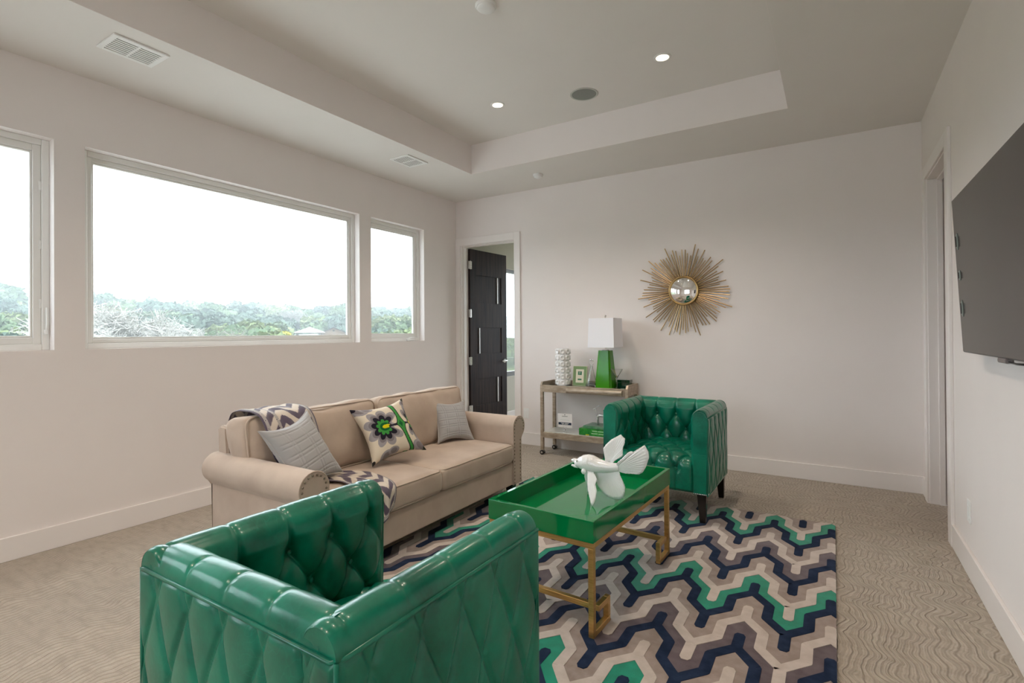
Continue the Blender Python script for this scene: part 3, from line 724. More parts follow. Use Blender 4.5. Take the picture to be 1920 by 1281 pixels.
def puff(name, x0, x1, y0, y1, z0, z1, rad, crown, par, mat, axis=2, n=26, M=None, wob=.004, seed=0, piping=True):
    """soft box cushion: rounded box whose two large faces (along axis) swell by crown, with piped edges"""
    t_ = bmesh.new(); bmesh.ops.create_cube(t_, size=2); bmesh.ops.subdivide_edges(t_, edges=t_.edges, cuts=n, use_grid_fill=True)
    hx, hy, hz = (x1-x0)/2, (y1-y0)/2, (z1-z0)/2; h = Vector((hx, hy, hz)); c = Vector(((x0+x1)/2, (y0+y1)/2, (z0+z1)/2))
    o1, o2 = [i for i in range(3) if i != axis]
    for v in t_.verts:
        u = v.co.copy(); p = Vector((u.x*hx, u.y*hy, u.z*hz))
        q = Vector([max(-h[i]+rad, min(h[i]-rad, p[i])) for i in range(3)]); dd = p-q
        if dd.length > 1e-9:
            # push onto rounded surface
            m_ = max(abs(dd.x), abs(dd.y), abs(dd.z)); dn = dd.normalized()*rad*min(1, m_/rad*1.0) if m_ >= rad*.999 else dd
            p = q+dn
        cr = (1-abs(u[o1])**2.6)*(1-abs(u[o2])**2.6)
        p[axis] += (1 if u[axis] > 0 else -1)*crown*cr*abs(u[axis])
        if abs(u[axis]) < .98: # side faces bulge outward slightly
            for i in (o1, o2):
                if abs(u[i]) > .98: p[i] += (1 if u[i] > 0 else -1)*crown*.35*(1-u[axis]**2)
        k = noise.noise(Vector((p.x*6+seed, p.y*6, p.z*6)))*wob*2; p += p.normalized()*k
        v.co = p+c
    b = B(); b._merge(t_, M); o = b.build(name, mat, par, True)
    if piping:
        b = B(); 
        for sgn in (-1, 1):
            pts = []; lim = [h[o1]-.004, h[o2]-.004]; rc = rad*1.3
            for (ca, cb, a0) in ((1,1,0), (-1,1,90), (-1,-1,180), (1,-1,270)):
                for a in np.linspace(a0, a0+90, 6):
                    w3 = [0,0,0]; w3[o1] = ca*(lim[0]-rc)+rc*math.cos(R(a)); w3[o2] = cb*(lim[1]-rc)+rc*math.sin(R(a)); w3[axis] = sgn*(h[axis]-rad*.35); pts.append(w3)
            dense = []
            for i in range(len(pts)):
                a_, b_ = Vector(pts[i]), Vector(pts[(i+1) % len(pts)]); kk = max(1, int((b_-a_).length/.05))
                for j in range(kk): dense.append(a_.lerp(b_, j/kk))
            P = []
            for p in dense:
                p = p.copy(); p[axis] += noise.noise(Vector((p.x*7+seed, p.y*7+3, p.z)))*wob*1.2; P.append(p+c)
            if M is not None: P = [M @ p for p in P]
            b.tube(P, .0048, 8, closed=True)
        b.build('piping', mat, o, True)
    return o
for y0, y1, sd in ((1.757, 2.650, 1), (2.656, 3.548, 5)):
    puff('seat_cushion', SXB+.20+OX, SXF+.004+OX, y0+OY, y1+OY, .290, .440, .028, .022, sofa, sofafab, 2, 26, None, .003, sd)
for y0, y1, sd in ((1.665, 2.648, 9), (2.662, 3.645, 14)):
    M = Matrix.Translation((SXB+.20+OX, 0, .655)) @ Matrix.Rotation(R(-10), 4, 'Y')
    puff('back_cushion', -.105, .085, y0+OY, y1+OY, -.215, .205, .045, .034, sofa, sofafab, 0, 26, M, .014, sd)
for x0 in (SXF-.10, SXB+.04):
    for y0 in (1.66, 3.58):
        b = B(); z1 = .108; cx, cy = x0+.035+OX, y0+.03+OY
        b.prism([(-1,-1),(1,-1),(1,1),(-1,1)], lambda u, v: (cx+u*.024, cy+v*.024, .016 if x0 > -2.4 else .001), lambda u, v: (cx+u*.034, cy+v*.034, z1)); b.build('foot', darkwood, sofa)

# ---- throw pillows
def pillow(name, label, loc, rot, side, thick, colfn, mat, group=None, pinch=.21, N_=120, cat='pillow', amp=0, pipe=None):
    t = thing(name, label, cat, loc, rot=rot, group=group)
    u = np.linspace(-1, 1, N_); U, V = np.meshgrid(u, u, indexing='ij')
    bow = lambda a, b_: a*(1-pinch*(1-b_**2)*1.0*np.abs(a)**1)
    X, Y = bow(U, V), bow(V, U)
    rng = np.abs((1-U**2))*np.abs((1-V**2))
    T = rng**.42
    # creases radiating from corners
    wr = (np.sin(9*U+5*V*V+1.3)+np.sin(11*V-4*U*U))*.5*(1-np.minimum(1, rng*2.2))*.10
    for sgn, nm in ((1, 'cover_front'), (-1, 'cover_back')):
        Z = sgn*T*thick/2*(1+wr)
        if amp: Z = Z + sgn*amp*colfn(U, V)[1]*np.clip(rng*6, 0, 1)
        P = np.stack([X*side/2, Y*side/2, Z + .0005*sgn], -1)
        c = colfn(U, V)[0] if sgn > 0 else colfn(U, -V)[0]
        npgrid(nm, P, mat, t, cols=c, flip=(sgn < 0))
    if pipe:
        e = np.linspace(-1, 1, 30)[:-1]; pts = [(a, -1) for a in e]+[(1, a) for a in e]+[(-a, 1) for a in e]+[(-1, -a) for a in e]
        b = B(); b.tube([(a*(1-pinch*(1-c_**2)*abs(a))*side/2, c_*(1-pinch*(1-a**2)*abs(c_))*side/2, 0) for a, c_ in pts], .0035, 6, closed=True); b.build('piping', pipe, t, True)
    return t
pcolmat = colattr(MAT('pillow_cover_print', rough=.85, spec=.2, sheen=.15))
def greycol(U, V):
    # channel-stitched quilting: crossed bands of close stitched lines
    x, y = U*1.0, V*1.0
    lines = [-.82, -.70, -.38, -.28, -.05, .05, .30, .42, .72, .84]
    g = np.zeros_like(U)
    for l in lines: g = np.maximum(g, np.exp(-((y-l-.02*np.sin(3*x))/.018)**2))
    for l in (-.6, -.48, .05, .17, .62, .74): g = np.maximum(g, .8*np.exp(-((x-l-.015*np.sin(4*y))/.018)**2))
    c = np.zeros(U.shape+(3,)); c[:] = (.38,.38,.385); return c, -g
def floralcol(U, V):
    c = np.zeros(U.shape+(3,)); c[:] = (.66,.58,.46)
    def flower(cx, cy, sx, rot, mirror=1):
        x = (U-cx)/sx*mirror; y = V-cy; cr_, sr = math.cos(R(rot)), math.sin(R(rot)); x, y = x*cr_+y*sr, -x*sr+y*cr_
        r = np.hypot(x, y); a = np.arctan2(y, x)
        lob = lambda base, d, n, ph=0: base + d*(np.abs(np.cos(n*a/2+ph)))**.8
        open_ = np.clip((np.abs(a)-.25)/.25, 0, 1)   # petals leave a gap toward the stem (a=0)
        def put(col, rad): c[(r < rad)] = col
        put((.30,.28,.29), (lob(.50, .22, 9))*(.55+.45*open_)); put((.19,.17,.18), (lob(.42, .15, 9))*(.55+.45*open_))
        put((.010,.008,.018), (lob(.30, .17, 9))*(.6+.4*open_)); put((.04,.26,.045), (lob(.19, .10, 9))*(.75+.25*open_))
        e = (x-.04)**2/.19**2 + y**2/.145**2; c[e < 1] = (.0,.10,.02)
        e = (x-.09)**2/.15**2 + y**2/.065**2; c[e < 1] = (.62,.55,.0)
    # pale grey clouds at the corners
    for cx, cy, rr in ((-.80,.86,.30), (-.55,.90,.22), (.86,-.86,.32), (-.45,-.98,.26), (-.20,-.9,.2), (.95,.80,.2)):
        r = np.hypot(U-cx, (V-cy)*1.4); c[r < rr] = (.30,.28,.29); c[r < rr*.62] = (.19,.17,.18)
    c[np.hypot(U+1, (V-1)) < .17] = (.010,.008,.018); c[np.hypot(U-1, (V-1)) < .15] = (.02,.03,.02); c[np.hypot(U-1, V+1) < .13] = (.02,.03,.02); c[np.hypot(U+1, V+1) < .12] = (.02,.02,.02)
    flower(-.30, .02, 1.0, 0); flower(.93, .02, .60, 0, -1)
    # stem: vertical band bowed into a four-pointed node
    xs = .36 + .0*V; cx = .36
    wdt = .050 + .13*np.exp(-(np.abs(V)/.14)**1.3)
    xx = U-(cx + .10*np.abs(V)**1.5*np.sign(-V)*.0 - .10*V*np.abs(V)+.02)
    c[np.abs(xx) < wdt+.035] = (.010,.008,.018); c[np.abs(xx) < wdt] = (.04,.26,.045)
    hw_ = .030+.11*np.exp(-(np.abs(U-cx)/.11)**1.2)
    m = (np.abs(V) < hw_) & (U > -.12) & (U < .78); c[m & (np.abs(xx) > wdt)] = (.010,.008,.018)
    dm = (np.abs(U-cx)/.10)**.75 + (np.abs(V)/.15)**.75; c[dm < 1] = (.0,.10,.02)
    return c, np.zeros_like(U)
pillow('grey_pillow', 'grey quilted throw pillow leaning in the near corner of the sofa', (-2.600, 1.890, .655), (R(60), R(-6.3), R(110)), .44, .15, greycol, colattr(MAT('grey_quilted_cover', rough=.8, spec=.2, sheen=.3)), 'grey quilted throw pillows', amp=.0035, pipe=greyfab)
pillow('grey_pillow', 'small grey quilted throw pillow against the far sofa arm', (-2.690, 3.365, .612), (R(61), R(4.5), R(73.5)), .365, .13, greycol, colattr(MAT('grey_quilted_cover_far', rough=.8, spec=.2, sheen=.3)), 'grey quilted throw pillows', amp=.003, pipe=greyfab)
pillow('floral_pillow', 'cream throw pillow with bold black, green and grey flowers at the sofa centre', (-2.630, 2.585, .668), (R(53.5), R(-5), R(78)), .435, .15, floralcol, pcolmat, N_=200)

# ---- chevron throw blanket over back and seat
def throw():
    # path in (x, z) from behind the back cushion, over it, down its face, over the seat and off the front
    path = [(-3.115,.68,1.90,.17), (-3.105,.80,1.90,.17), (-3.06,.872,1.90,.17), (-2.98,.890,1.90,.17), (-2.87,.890,1.90,.17), (-2.795,.875,1.905,.17), (-2.755,.83,1.91,.17), (-2.715,.74,1.915,.168), (-2.69,.65,1.92,.165), (-2.68,.57,1.95,.15), (-2.665,.50,1.99,.14), (-2.63,.478,2.05,.13), (-2.56,.474,2.12,.13), (-2.46,.472,2.16,.125), (-2.34,.468,2.145,.125), (-2.24,.462,2.115,.125), (-2.195,.445,2.10,.125), (-2.183,.40,2.095,.12), (-2.180,.33,2.09,.115), (-2.180,.255,2.085,.105)]
    P = np.array(path); L = np.concatenate([[0], np.cumsum(np.hypot(np.diff(P[:,0]), np.diff(P[:,1])))]); n = 340
    s = np.linspace(0, L[-1], n)
    def sm(c):
        y_ = np.interp(s, L, c); k = np.ones(13)/13; yp = np.pad(y_, 6, 'edge'); return np.convolve(yp, k, 'valid')
    x, z, yc, hw = sm(P[:,0]), sm(P[:,1]), sm(P[:,2]), sm(P[:,3])
    m = 110; v = np.linspace(-1, 1, m)
    dx, dz = np.gradient(x), np.gradient(z); q = np.hypot(dx, dz); nx, nz = -dz/q, dx/q
    Sg, Vg = np.meshgrid(s, v, indexing='ij')
    fold = .004*np.sin(Vg*7+Sg*3)+.003*np.sin(Vg*15+2)+.002
    # hanging end comes to a point on its far side, like a folded corner
    hang = np.clip((Sg-(L[-1]-.20))/.20, 0, 1)
    drop = -.07*hang*np.abs(Vg-.15)*1.2
    X = x[:,None] + nx[:,None]*fold*1.0 + .002 + .008*hang*np.sin(Vg*5+1)
    Y = yc[:,None] + Vg*hw[:,None]
    Z = z[:,None] + nz[:,None]*fold - drop
    # zigzag
    per, bw = .17, .062
    zz = np.abs(((Vg*.17)/.105+10.3) % 2 - 1)*.105
    k = ((Sg + zz*1.25) / bw) % 2
    dark = (.105,.085,.115); lite = (.60,.53,.45)
    c = np.where((k < 1)[...,None], np.array(dark), np.array(lite))
    # beaded borders
    def bead(mask):
        ck = ((np.floor(Sg/.0042)+np.floor(Vg*.17/.0042)) % 2 == 0); c[mask & ck] = (.70,.66,.60); c[mask & ~ck] = (.045,.035,.055)
    e = (1-np.abs(Vg))*.17
    bead((e > .012) & (e < .030)); c[e < .010] = dark
    end = L[-1]-Sg; bead((end > .018) & (end < .045) ); c[(end < .016)] = dark
    bead((np.abs(Vg+.42) < .05) & (Sg < .62))
    o = npgrid('throw_blanket', np.stack([X, Y, Z], -1), colattr(MAT('chevron_knit', rough=.95, spec=.1, sheen=.3)), None, cols=c)
    sol = o.modifiers.new('thickness', 'SOLIDIFY'); sol.thickness = .004; sol.offset = 0
    tag(o, 'purple-grey and cream zigzag throw blanket draped over the near end of the sofa', 'throw blanket')
throw()

# ================================================================ COFFEE TABLE
TR_ = R(-2.6)
tb = thing('coffee_table', 'green lacquered tray-top coffee table on a brushed gold frame', 'coffee table', (-1.143, 2.608, .0153), TR_)
hx, hy = .283, .525; zt, zb = .507, .412
b = B(); th = .020
b.box(-hx, hx, -hy, -hy+th, zb, zt, .002, 2); b.box(-hx, hx, hy-th, hy, zb, zt, .002, 2); b.box(-hx, -hx+th, -hy+th, hy-th, zb, zt, .002, 2); b.box(hx-th, hx, -hy+th, hy-th, zb, zt, .002, 2)
tray = b.build('tray', lacq, tb)
b = B(); b.box(-hx+th-.001, hx-th+.001, -hy+th-.001, hy-th+.001, zb+.004, zb+.016); b.build('tray_floor', lacq, tb)
g = .0125; lx, ly = hx-.016, hy-.016
b = B()
for q in ((-lx-g, lx+g, -ly-g, -ly+g), (-lx-g, lx+g, ly-g, ly+g), (-lx-g, -lx+g, -ly+g, ly-g), (lx-g, lx+g, -ly+g, ly-g)): b.box(*q, zb-.026, zb-.001, .0015, 1)
b.build('top_frame', gold, tb)
for sx in (-1, 1):
    for sy in (-1, 1):
        b = B(); b.box(sx*lx-g, sx*lx+g, sy*ly-g, sy*ly+g, 0, zb-.026, .0015, 1); lg = b.build('leg', gold, tb)
        # square key loop at the foot, running inward along the long side
        b = B(); zk = .118; y1 = sy*(ly-.165); ya, yb2 = sorted((sy*(ly-g), y1))
        b.box(sx*lx-g, sx*lx+g, ya, yb2, 0, 2*g, .0015, 1)
        ya, yb2 = sorted((y1, y1+sy*2*g)); b.box(sx*lx-g, sx*lx+g, ya, yb2, 2*g, zk, .0015, 1)
        ya, yb2 = sorted((y1+sy*2*g, sy*(ly-.045))); b.box(sx*lx-g, sx*lx+g, ya, yb2, zk-2*g, zk, .0015, 1)
        b.build('key_foot', gold, lg)
for sy in (-1, 1):
    b = B(); ya, yb2 = sorted((sy*(ly-.045), sy*(ly-.070))); b.box(-lx+g, lx-g, ya, yb2, .118-2*g, .118, .0015, 1); b.build('stretcher', gold, tb)

# ---- ceramic fish on the tray
fz = .0153+zb+.016
fish = thing('fish_sculpture', 'white glazed ceramic fish with raised fins on the green tray table', 'sculpture', (-1.10, 2.60, fz))
def Fp(x, y, z): return (x+1.10, y-2.60, z-fz)
top = [(-1.214,.634),(-1.187,.657),(-1.161,.671),(-1.133,.677),(-1.106,.674),(-1.077,.661),(-1.042,.653),(-1.005,.648),(-.965,.650)]
bot = [(-1.206,.603),(-1.180,.592),(-1.155,.586),(-1.128,.583),(-1.100,.583),(-1.072,.585),(-1.040,.590),(-1.000,.598),(-.962,.608)]
wid = [.020,.032,.040,.043,.042,.038,.031,.023,.014]
b = B(); rings = []; nn = 24
def interp(A, t): 
    i = min(int(t), len(A)-2); f = t-i; return tuple(A[i][k]*(1-f)+A[i+1][k]*f for k in range(2))
NS = 40
for i in range(NS+1):
    tt = i/NS*(len(top)-1); a, c_ = interp(top, tt), interp(bot, tt); j = min(int(tt), len(wid)-2); ww = wid[j]*(1-(tt-j))+wid[j+1]*(tt-j)
    cx, cz = (a[0]+c_[0])/2, (a[1]+c_[1])/2; hx_, hz_ = (a[0]-c_[0])/2, (a[1]-c_[1])/2
    rings.append([b.bm.verts.new(Fp(cx+hx_*math.cos(q), 2.60+ww*math.sin(q)*(1+.03*math.sin(i*2.1+q*7)), cz+hz_*math.cos(q))) for q in [2*math.pi*k/nn for k in range(nn)]])
for r0, r1 in zip(rings, rings[1:]):
    for k in range(nn): b.bm.faces.new((r0[k], r0[(k+1)%nn], r1[(k+1)%nn], r1[k]))
b.bm.faces.new(rings[0]); b.bm.faces.new(rings[-1])
# open lips
b.tube([Fp(-1.205, 2.60, .628), Fp(-1.222, 2.60, .634), Fp(-1.236, 2.60, .634)], [.016, .012, .004], 12)
b.tube([Fp(-1.200, 2.60, .606), Fp(-1.218, 2.60, .603), Fp(-1.236, 2.60, .606)], [.014, .009, .005], 12)
for s in (-1, 1): b.sph(Fp(-1.192, 2.60+s*.027, .640), .0065, 10); b.sph(Fp(-1.150, 2.60+s*.030, .588), .016, 12, (1, .6, 1))
scale = MAT('white_glazed_scales', (.80,.80,.79), .16, coat=.6, coat_rough=.08)
tcn = N(scale, 'ShaderNodeTexCoord'); vv = N(scale, 'ShaderNodeTexVoronoi'); vv.inputs['Scale'].default_value = 120; LK(scale, tcn.outputs['Object'], vv.inputs['Vector'])
bp = N(scale, 'ShaderNodeBump'); bp.inputs['Strength'].default_value = .25; bp.inputs['Distance'].default_value = .002; LK(scale, vv.outputs['Distance'], bp.inputs['Height']); LK(scale, bp.outputs['Normal'], BS(scale).inputs['Normal'])
b.build('body', scale, fish, True, 60)
def fin(name, pts, yfn, ribs=26, th=.0045):
    P = [Vector((p[0], p[1])) for p in pts]; L = [0]
    for p, q in zip(P, P[1:]): L.append(L[-1]+(q-p).length)
    n = ribs*3; outer = []
    for i in range(n+1):
        s_ = L[-1]*i/n; j = max(k for k in range(len(L)) if L[k] <= s_+1e-9); j = min(j, len(P)-2); f = (s_-L[j])/max(1e-9, L[j+1]-L[j]); outer.append(P[j].lerp(P[j+1], f))
    m = 8; b = B(); G = []
    for i, o_ in enumerate(outer):
        rt_ = P[0].lerp(P[-1], i/n); row = []
        for j in range(m+1):
            q = rt_.lerp(o_, j/m); yy = yfn(q.x, q.y) + (.0012*math.cos(i*2*math.pi/3))*(j/m > .15)
            row.append(b.bm.verts.new(Fp(q.x, yy, q.y)))
        G.append(row)
    for i in range(n):
        for j in range(m): 
            try: b.bm.faces.new((G[i][j], G[i+1][j], G[i+1][j+1], G[i][j+1]))
            except ValueError: pass
    o = b.build(name, whitew, fish, True); s_ = o.modifiers.new('thickness', 'SOLIDIFY'); s_.thickness = th; s_.offset = 0
fin('dorsal_fin', [(-1.040,.648),(-1.038,.675),(-1.052,.716),(-1.038,.738),(-1.009,.767),(-.957,.799),(-.942,.784),(-.934,.782),(-.935,.756),(-.944,.732),(-.943,.691),(-.972,.674),(-1.003,.643)], lambda x, z: 2.60+(z-.65)*.12)
fin('tail_fin', [(-.970,.651),(-.934,.684),(-.9,.72),(-.89,.726),(-.875,.723),(-.844,.745),(-.818,.763),(-.81,.75),(-.799,.732),(-.796,.704),(-.812,.657),(-.832,.623),(-.855,.607),(-.881,.606),(-.925,.602),(-.966,.608)], lambda x, z: 2.60-.02*math.sin((z-.6)*14))
fin('pelvic_fin', [(-1.101,.586),(-1.096,.56),(-1.079,.519),(-1.054,.489),(-1.019,.468),(-.984,.461),(-.95,.466),(-.934,.479),(-.926,.506),(-.927,.532),(-.942,.562),(-.956,.586),(-.962,.608)], lambda x, z: 2.60+(z-.60)*.10)
fin('pectoral_fin', [(-1.135,.596),(-1.128,.585),(-1.108,.520),(-1.087,.482),(-1.068,.452),(-1.058,fz+.002),(-1.050,.470),(-1.054,.512),(-1.072,.535),(-1.066,.560),(-1.085,.580),(-1.10,.596)], lambda x, z: 2.575-(.59-z)*.72, 12)
fin('pectoral_fin', [(-1.158,.590),(-1.176,.545),(-1.166,.500),(-1.168,fz+.002),(-1.150,.452),(-1.150,.485),(-1.145,.55),(-1.135,.590)], lambda x, z: 2.625+(.59-z)*.20, 10)

# ================================================================ BAR CART
cart = thing('bar_cart', 'champagne-finished two-tier bar cart on casters against the back wall', 'bar cart', (-2.25, 5.15, 0), R(0.6))
cx0, cx1, cy0, cy1 = -.495, .50, -.165, .165; pw_ = .017
for sx, X_ in ((-1, cx0), (1, cx1)):
    for sy, Y_ in ((-1, cy0), (1, cy1)):
        xa = X_+(0 if sx < 0 else -2*pw_); ya = Y_+(0 if sy < 0 else -2*pw_)
        b = B(); b.box(xa, xa+2*pw_, ya, ya+2*pw_, .052, .80 if sy > 0 else .765, .003, 2); b.build('post', champ, cart)
        b = B(); mx_, my_ = xa+pw_, ya+pw_
        b.cyl((mx_, my_, .052), (mx_, my_, .040), .010, n=12); b.tube([(mx_+.020*math.cos(a), my_, .026+.024*math.sin(a)) for a in np.linspace(.2, math.pi-.2, 9)], .006, 8)
        cs = b.build('caster', chrome, cart, True, 40)
        b = B()
        for dy in (-.012, .012):
            b.cyl((mx_, my_+dy-.007, .026), (mx_, my_+dy+.007, .026), .0245, n=20)
        b.build('wheel', blk, cs, True, 40)
        b = B(); b.cyl((mx_, my_-.021, .026), (mx_, my_-.019, .026), .012, n=14); b.build('hub', chrome, cs, True, 40)
# top tray: apron, higher side and back galleries, glass surface
b = B(); zt0, zt1 = .690, .765
b.box(cx0+.034, cx1-.034, cy0, cy0+.022, zt0, zt1, .002, 1); 
b.box(cx0+.034, cx1-.034, cy1-.022, cy1, zt0, .80, .002, 1)
b.box(cx0+.002, cx0+.024, cy0+.034, cy1-.034, zt0, .80, .002, 1); b.box(cx1-.024, cx1-.002, cy0+.034, cy1-.034, zt0, .80, .002, 1)
b.prism([(cy0+.001, .70), (cy0+.034, .70), (cy0+.034, .80), (cy0+.026, .80), (cy0+.001, .765)], lambda y_, z: (cx0+.002, y_, z), lambda y_, z: (cx0+.024, y_, z))
b.prism([(cy0+.001, .70), (cy0+.034, .70), (cy0+.034, .80), (cy0+.026, .80), (cy0+.001, .765)], lambda y_, z: (cx1-.024, y_, z), lambda y_, z: (cx1-.002, y_, z))
b.build('top_tray', champ, cart)
b = B(); b.box(cx0+.024, cx1-.024, cy0+.022, cy1-.022, .742, .756, .001, 1)
b.build('top_panel', MAT('smoked_mirror', (.10,.105,.09), .06, metal=.6), cart)
b = B(); b.tube([(-.165, cy0-.012, .722), (cx1-.055, cy0-.012, .722)], .030, 20); b.build('push_bar', champ, cart, True, 50)
b = B(); b.box(cx0+.034, cx1-.034, cy0, cy0+.022, .190, .250, .002, 1); b.box(cx0+.034, cx1-.034, cy1-.022, cy1, .190, .250, .002, 1); b.box(cx0+.002, cx0+.024, cy0+.034, cy1-.034, .190, .250, .002, 1); b.box(cx1-.024, cx1-.002, cy0+.034, cy1-.034, .190, .250, .002, 1)
b.build('shelf_frame', champ, cart)
b = B(); b.box(cx0+.020, cx1-.020, cy0+.018, cy1-.018, .250, .256, .001, 1); b.build('glass_shelf', MAT('antique_mirror_shelf', (.72,.74,.69), .12, metal=.25), cart)
TOPZ, SHZ = .757, .2565

# white textured vase
t = thing('textured_vase', 'tall white cylinder vase with raised square dimples on the bar cart', 'vase', (-2.535, 5.13, TOPZ))
nu, nv = 160, 150; A, Zz = np.meshgrid(np.linspace(0, 2*math.pi, nu), np.linspace(0, .408, nv), indexing='ij')
ca = ((A/(2*math.pi)*8) % 1)-.5; cz = ((Zz/.068) % 1)-.5; rr_ = (np.abs(ca*1.15)**3+np.abs(cz*1.15)**3)**(1/3)
bumpv = np.clip((.46-rr_)/.06, 0, 1)*.016 - np.clip((.27-rr_)/.10, 0, 1)*.007
Rr = .070+bumpv*np.clip(np.minimum(Zz, .408-Zz)/.012, 0, 1) - .006*np.clip(1-Zz/.02, 0, 1)
npgrid('body', np.stack([Rr*np.cos(A), Rr*np.sin(A), Zz], -1), MAT('matte_white_glaze', (.80,.80,.79), .38), t)
b = B(); b.lathe([(0, .001), (.064, .001)], 40); b.lathe([(.070, .408), (.060, .408), (.058, .30), (.056, .02), (0, .02)], 40); b.build('inner_wall', whitew, t, True, 50)
# framed card
t = thing('picture_frame', 'small green checked photo frame with a letter T card on the bar cart', 'picture frame', (-2.346, 5.15, TOPZ), rot=(R(-8), 0, R(2)))
Wf, Hf, nf = .165, .215, 0
nu, nv = 84, 108; Ux, Uz = np.meshgrid(np.linspace(-Wf/2, Wf/2, nu), np.linspace(0, Hf, nv), indexing='ij')
c = np.zeros(Ux.shape+(3,)); ck = ((np.floor(Ux/.0062+100)+np.floor(Uz/.0062)) % 2 == 0); c[:] = (.02,.17,.03); c[ck] = (.32,.38,.16)
e = np.minimum(Wf/2-np.abs(Ux), np.minimum(Uz, Hf-Uz)); c[e < .004] = (.72,.68,.45); c[(e > .036)] = (.72,.66,.50)
inner = e > .040; c[inner] = (.76,.70,.54)
c[(e > .036) & (e < .039)] = (.80,.78,.60)
P = np.stack([Ux, np.full_like(Ux, -.0075), Uz], -1); npgrid('checked_face', P, colattr(MAT('checked_enamel', rough=.3)), t, cols=c, flip=False, smooth=False)
b = B(); b.box(-Wf/2, Wf/2, -.007, .007, 0, Hf, .002, 1); b.tube([(0, .007, .15), (0, .05, .008)], .004, 6); b.build('backing', MAT('frame_back', (.30,.28,.16), .5), t)
gsq = MAT('green_card_ink', (.02,.15,.06), .5)
b = B(); b.box(-.022, .022, -.0095, -.008, .118, .158); b.build('monogram_square', gsq, t)
b = B(); b.box(-.022, .022, -.0095, -.008, .062, .078); b.build('caption_bar', gsq, t)
def text(s, size, loc, rot, par, mat, ext=.0004, name='lettering', spacing=1):
    cu = bpy.data.curves.new(name, 'FONT'); cu.body = s; cu.size = size; cu.align_x = 'CENTER'; cu.align_y = 'CENTER'; cu.extrude = ext; cu.space_character = spacing
    tmp = bpy.data.objects.new(name, cu); me = bpy.data.meshes.new_from_object(tmp); bpy.data.objects.remove(tmp); me.materials.clear(); me.materials.append(mat)
    o = bpy.data.objects.new(name, me); C.objects.link(o); o.location = loc; o.rotation_euler = rot; o.parent = par; return o
text('T', .036, (0, -.0101, .137), (R(90), 0, 0), t, MAT('cream_ink', (.78,.74,.60), .5))
# crystal decanter
t = thing('decanter', 'clear conical glass decanter with a ball stopper beside the photo frame', 'decanter', (-2.168, 5.062, TOPZ))
b = B(); b.lathe([(0, .002), (.055, .002), (.063, .008), (.064, .022), (.050, .070), (.033, .125), (.019, .180), (.014, .212), (.016, .224), (.012, .226), (.010, .212), (.015, .18), (.029, .125), (.046, .070), (.058, .028), (.05, .018), (0, .018)], 40)
b.build('body', crystal, t, True, 60)
b = B(); b.lathe([(0, .200), (.0085, .20), (.0085, .232), (.013, .236), (.0235, .252), (.027, .268), (.0225, .285), (.012, .295), (0, .2975)], 32); b.build('stopper', crystal, t, True, 60)
# lamp
t = thing('table_lamp', 'table lamp with a tapered green glass base and square white shade', 'table lamp', (-2.030, 5.115, TOPZ), R(1))
def sq(w0, w1, z0, z1, notch):
    # square frustum with notched corners, smooth glass faces
    b = B(); rings = []
    for k in range(13):
        f = k/12; hw_ = (w0*(1-f)+w1*f)/2; nt = notch*(1-.3*f); z = z0*(1-f)+z1*f
        pts = []
        for qx, qy in ((1,1),(-1,1),(-1,-1),(1,-1)):
            cor = [(hw_, hw_-nt), (hw_-nt*.7, hw_-nt*.7), (hw_-nt, hw_)]
            cor = [(x*qx, y_*qy) for x, y_ in cor]
            if qx*qy < 0: cor = cor[::-1]
            pts += cor
        rings.append([b.bm.verts.new((x, y_, z)) for x, y_ in pts])
    for a, c_ in zip(rings, rings[1:]):
        for i in range(12): b.bm.faces.new((a[i], a[(i+1)%12], c_[(i+1)%12], c_[i]))
    b.bm.faces.new(rings[0]); b.bm.faces.new(rings[-1]); return b
lg = MAT('green_cased_glass', (.035,.25,.0), .08, spec=.35); BS(lg).inputs['Subsurface Weight'].default_value = 0
sq(.185, .122, .003, .392, .020).build('base', lg, t)
b = B(); b.box(-.028, .028, -.028, .028, .392, .400, .002, 1); b.cyl((0, 0, .40), (0, 0, .74), .006, n=12); b.sph((0, 0, .752), .011, 14); b.build('stem', nickel, t, True, 40)
b = B(); s0, s1 = .143, .133; z0, z1 = .424, .728; tt_ = .002
for (ax, ay) in ((1,0),(-1,0),(0,1),(0,-1)):
    def fc(off, z, k):
        return None
ringo = [[(x*s, y_*s, z) for x, y_ in ((-1,-1),(1,-1),(1,1),(-1,1))] for s, z in ((s0, z0), (s1, z1), (s1-.003, z1), (s0-.003, z0))]
V = [[b.bm.verts.new(p) for p in r_] for r_ in ringo]
for k in range(4):
    a, c_ = V[k], V[(k+1)%4]
    for i in range(4): b.bm.faces.new((a[i], a[(i+1)%4], c_[(i+1)%4], c_[i]))
b.build('shade', MAT('white_linen_shade', (.86,.86,.90), .85, spec=.2), t)
b = B(); b.box(-s1, s1, -.003, .003, z1-.012, z1-.008); b.box(-.003, .003, -s1, s1, z1-.012, z1-.008); b.build('shade_spider', nickel, t)
# martini glass
t = thing('martini_glass', 'clear martini glass standing in front of the green lamp', 'glass', (-1.888, 5.056, TOPZ))
b = B(); b.lathe([(0, .0005), (.040, .0005), (.040, .003), (.010, .006), (.004, .012), (.0035, .095), (.006, .104), (.030, .145), (.062, .198), (.0605, .199), (.028, .147), (.003, .108), (0, .106)], 40); b.build('glass', crystal, t, True, 60)
b = B(); b.tube([(-.030, 0, .190), (.004, .003, .118)], .0012, 6); b.sph((.0, .0, .125), .008, 12); o = b.build('olive_pick', brass, t, True); o['label'] = 'olive on a gold pick'
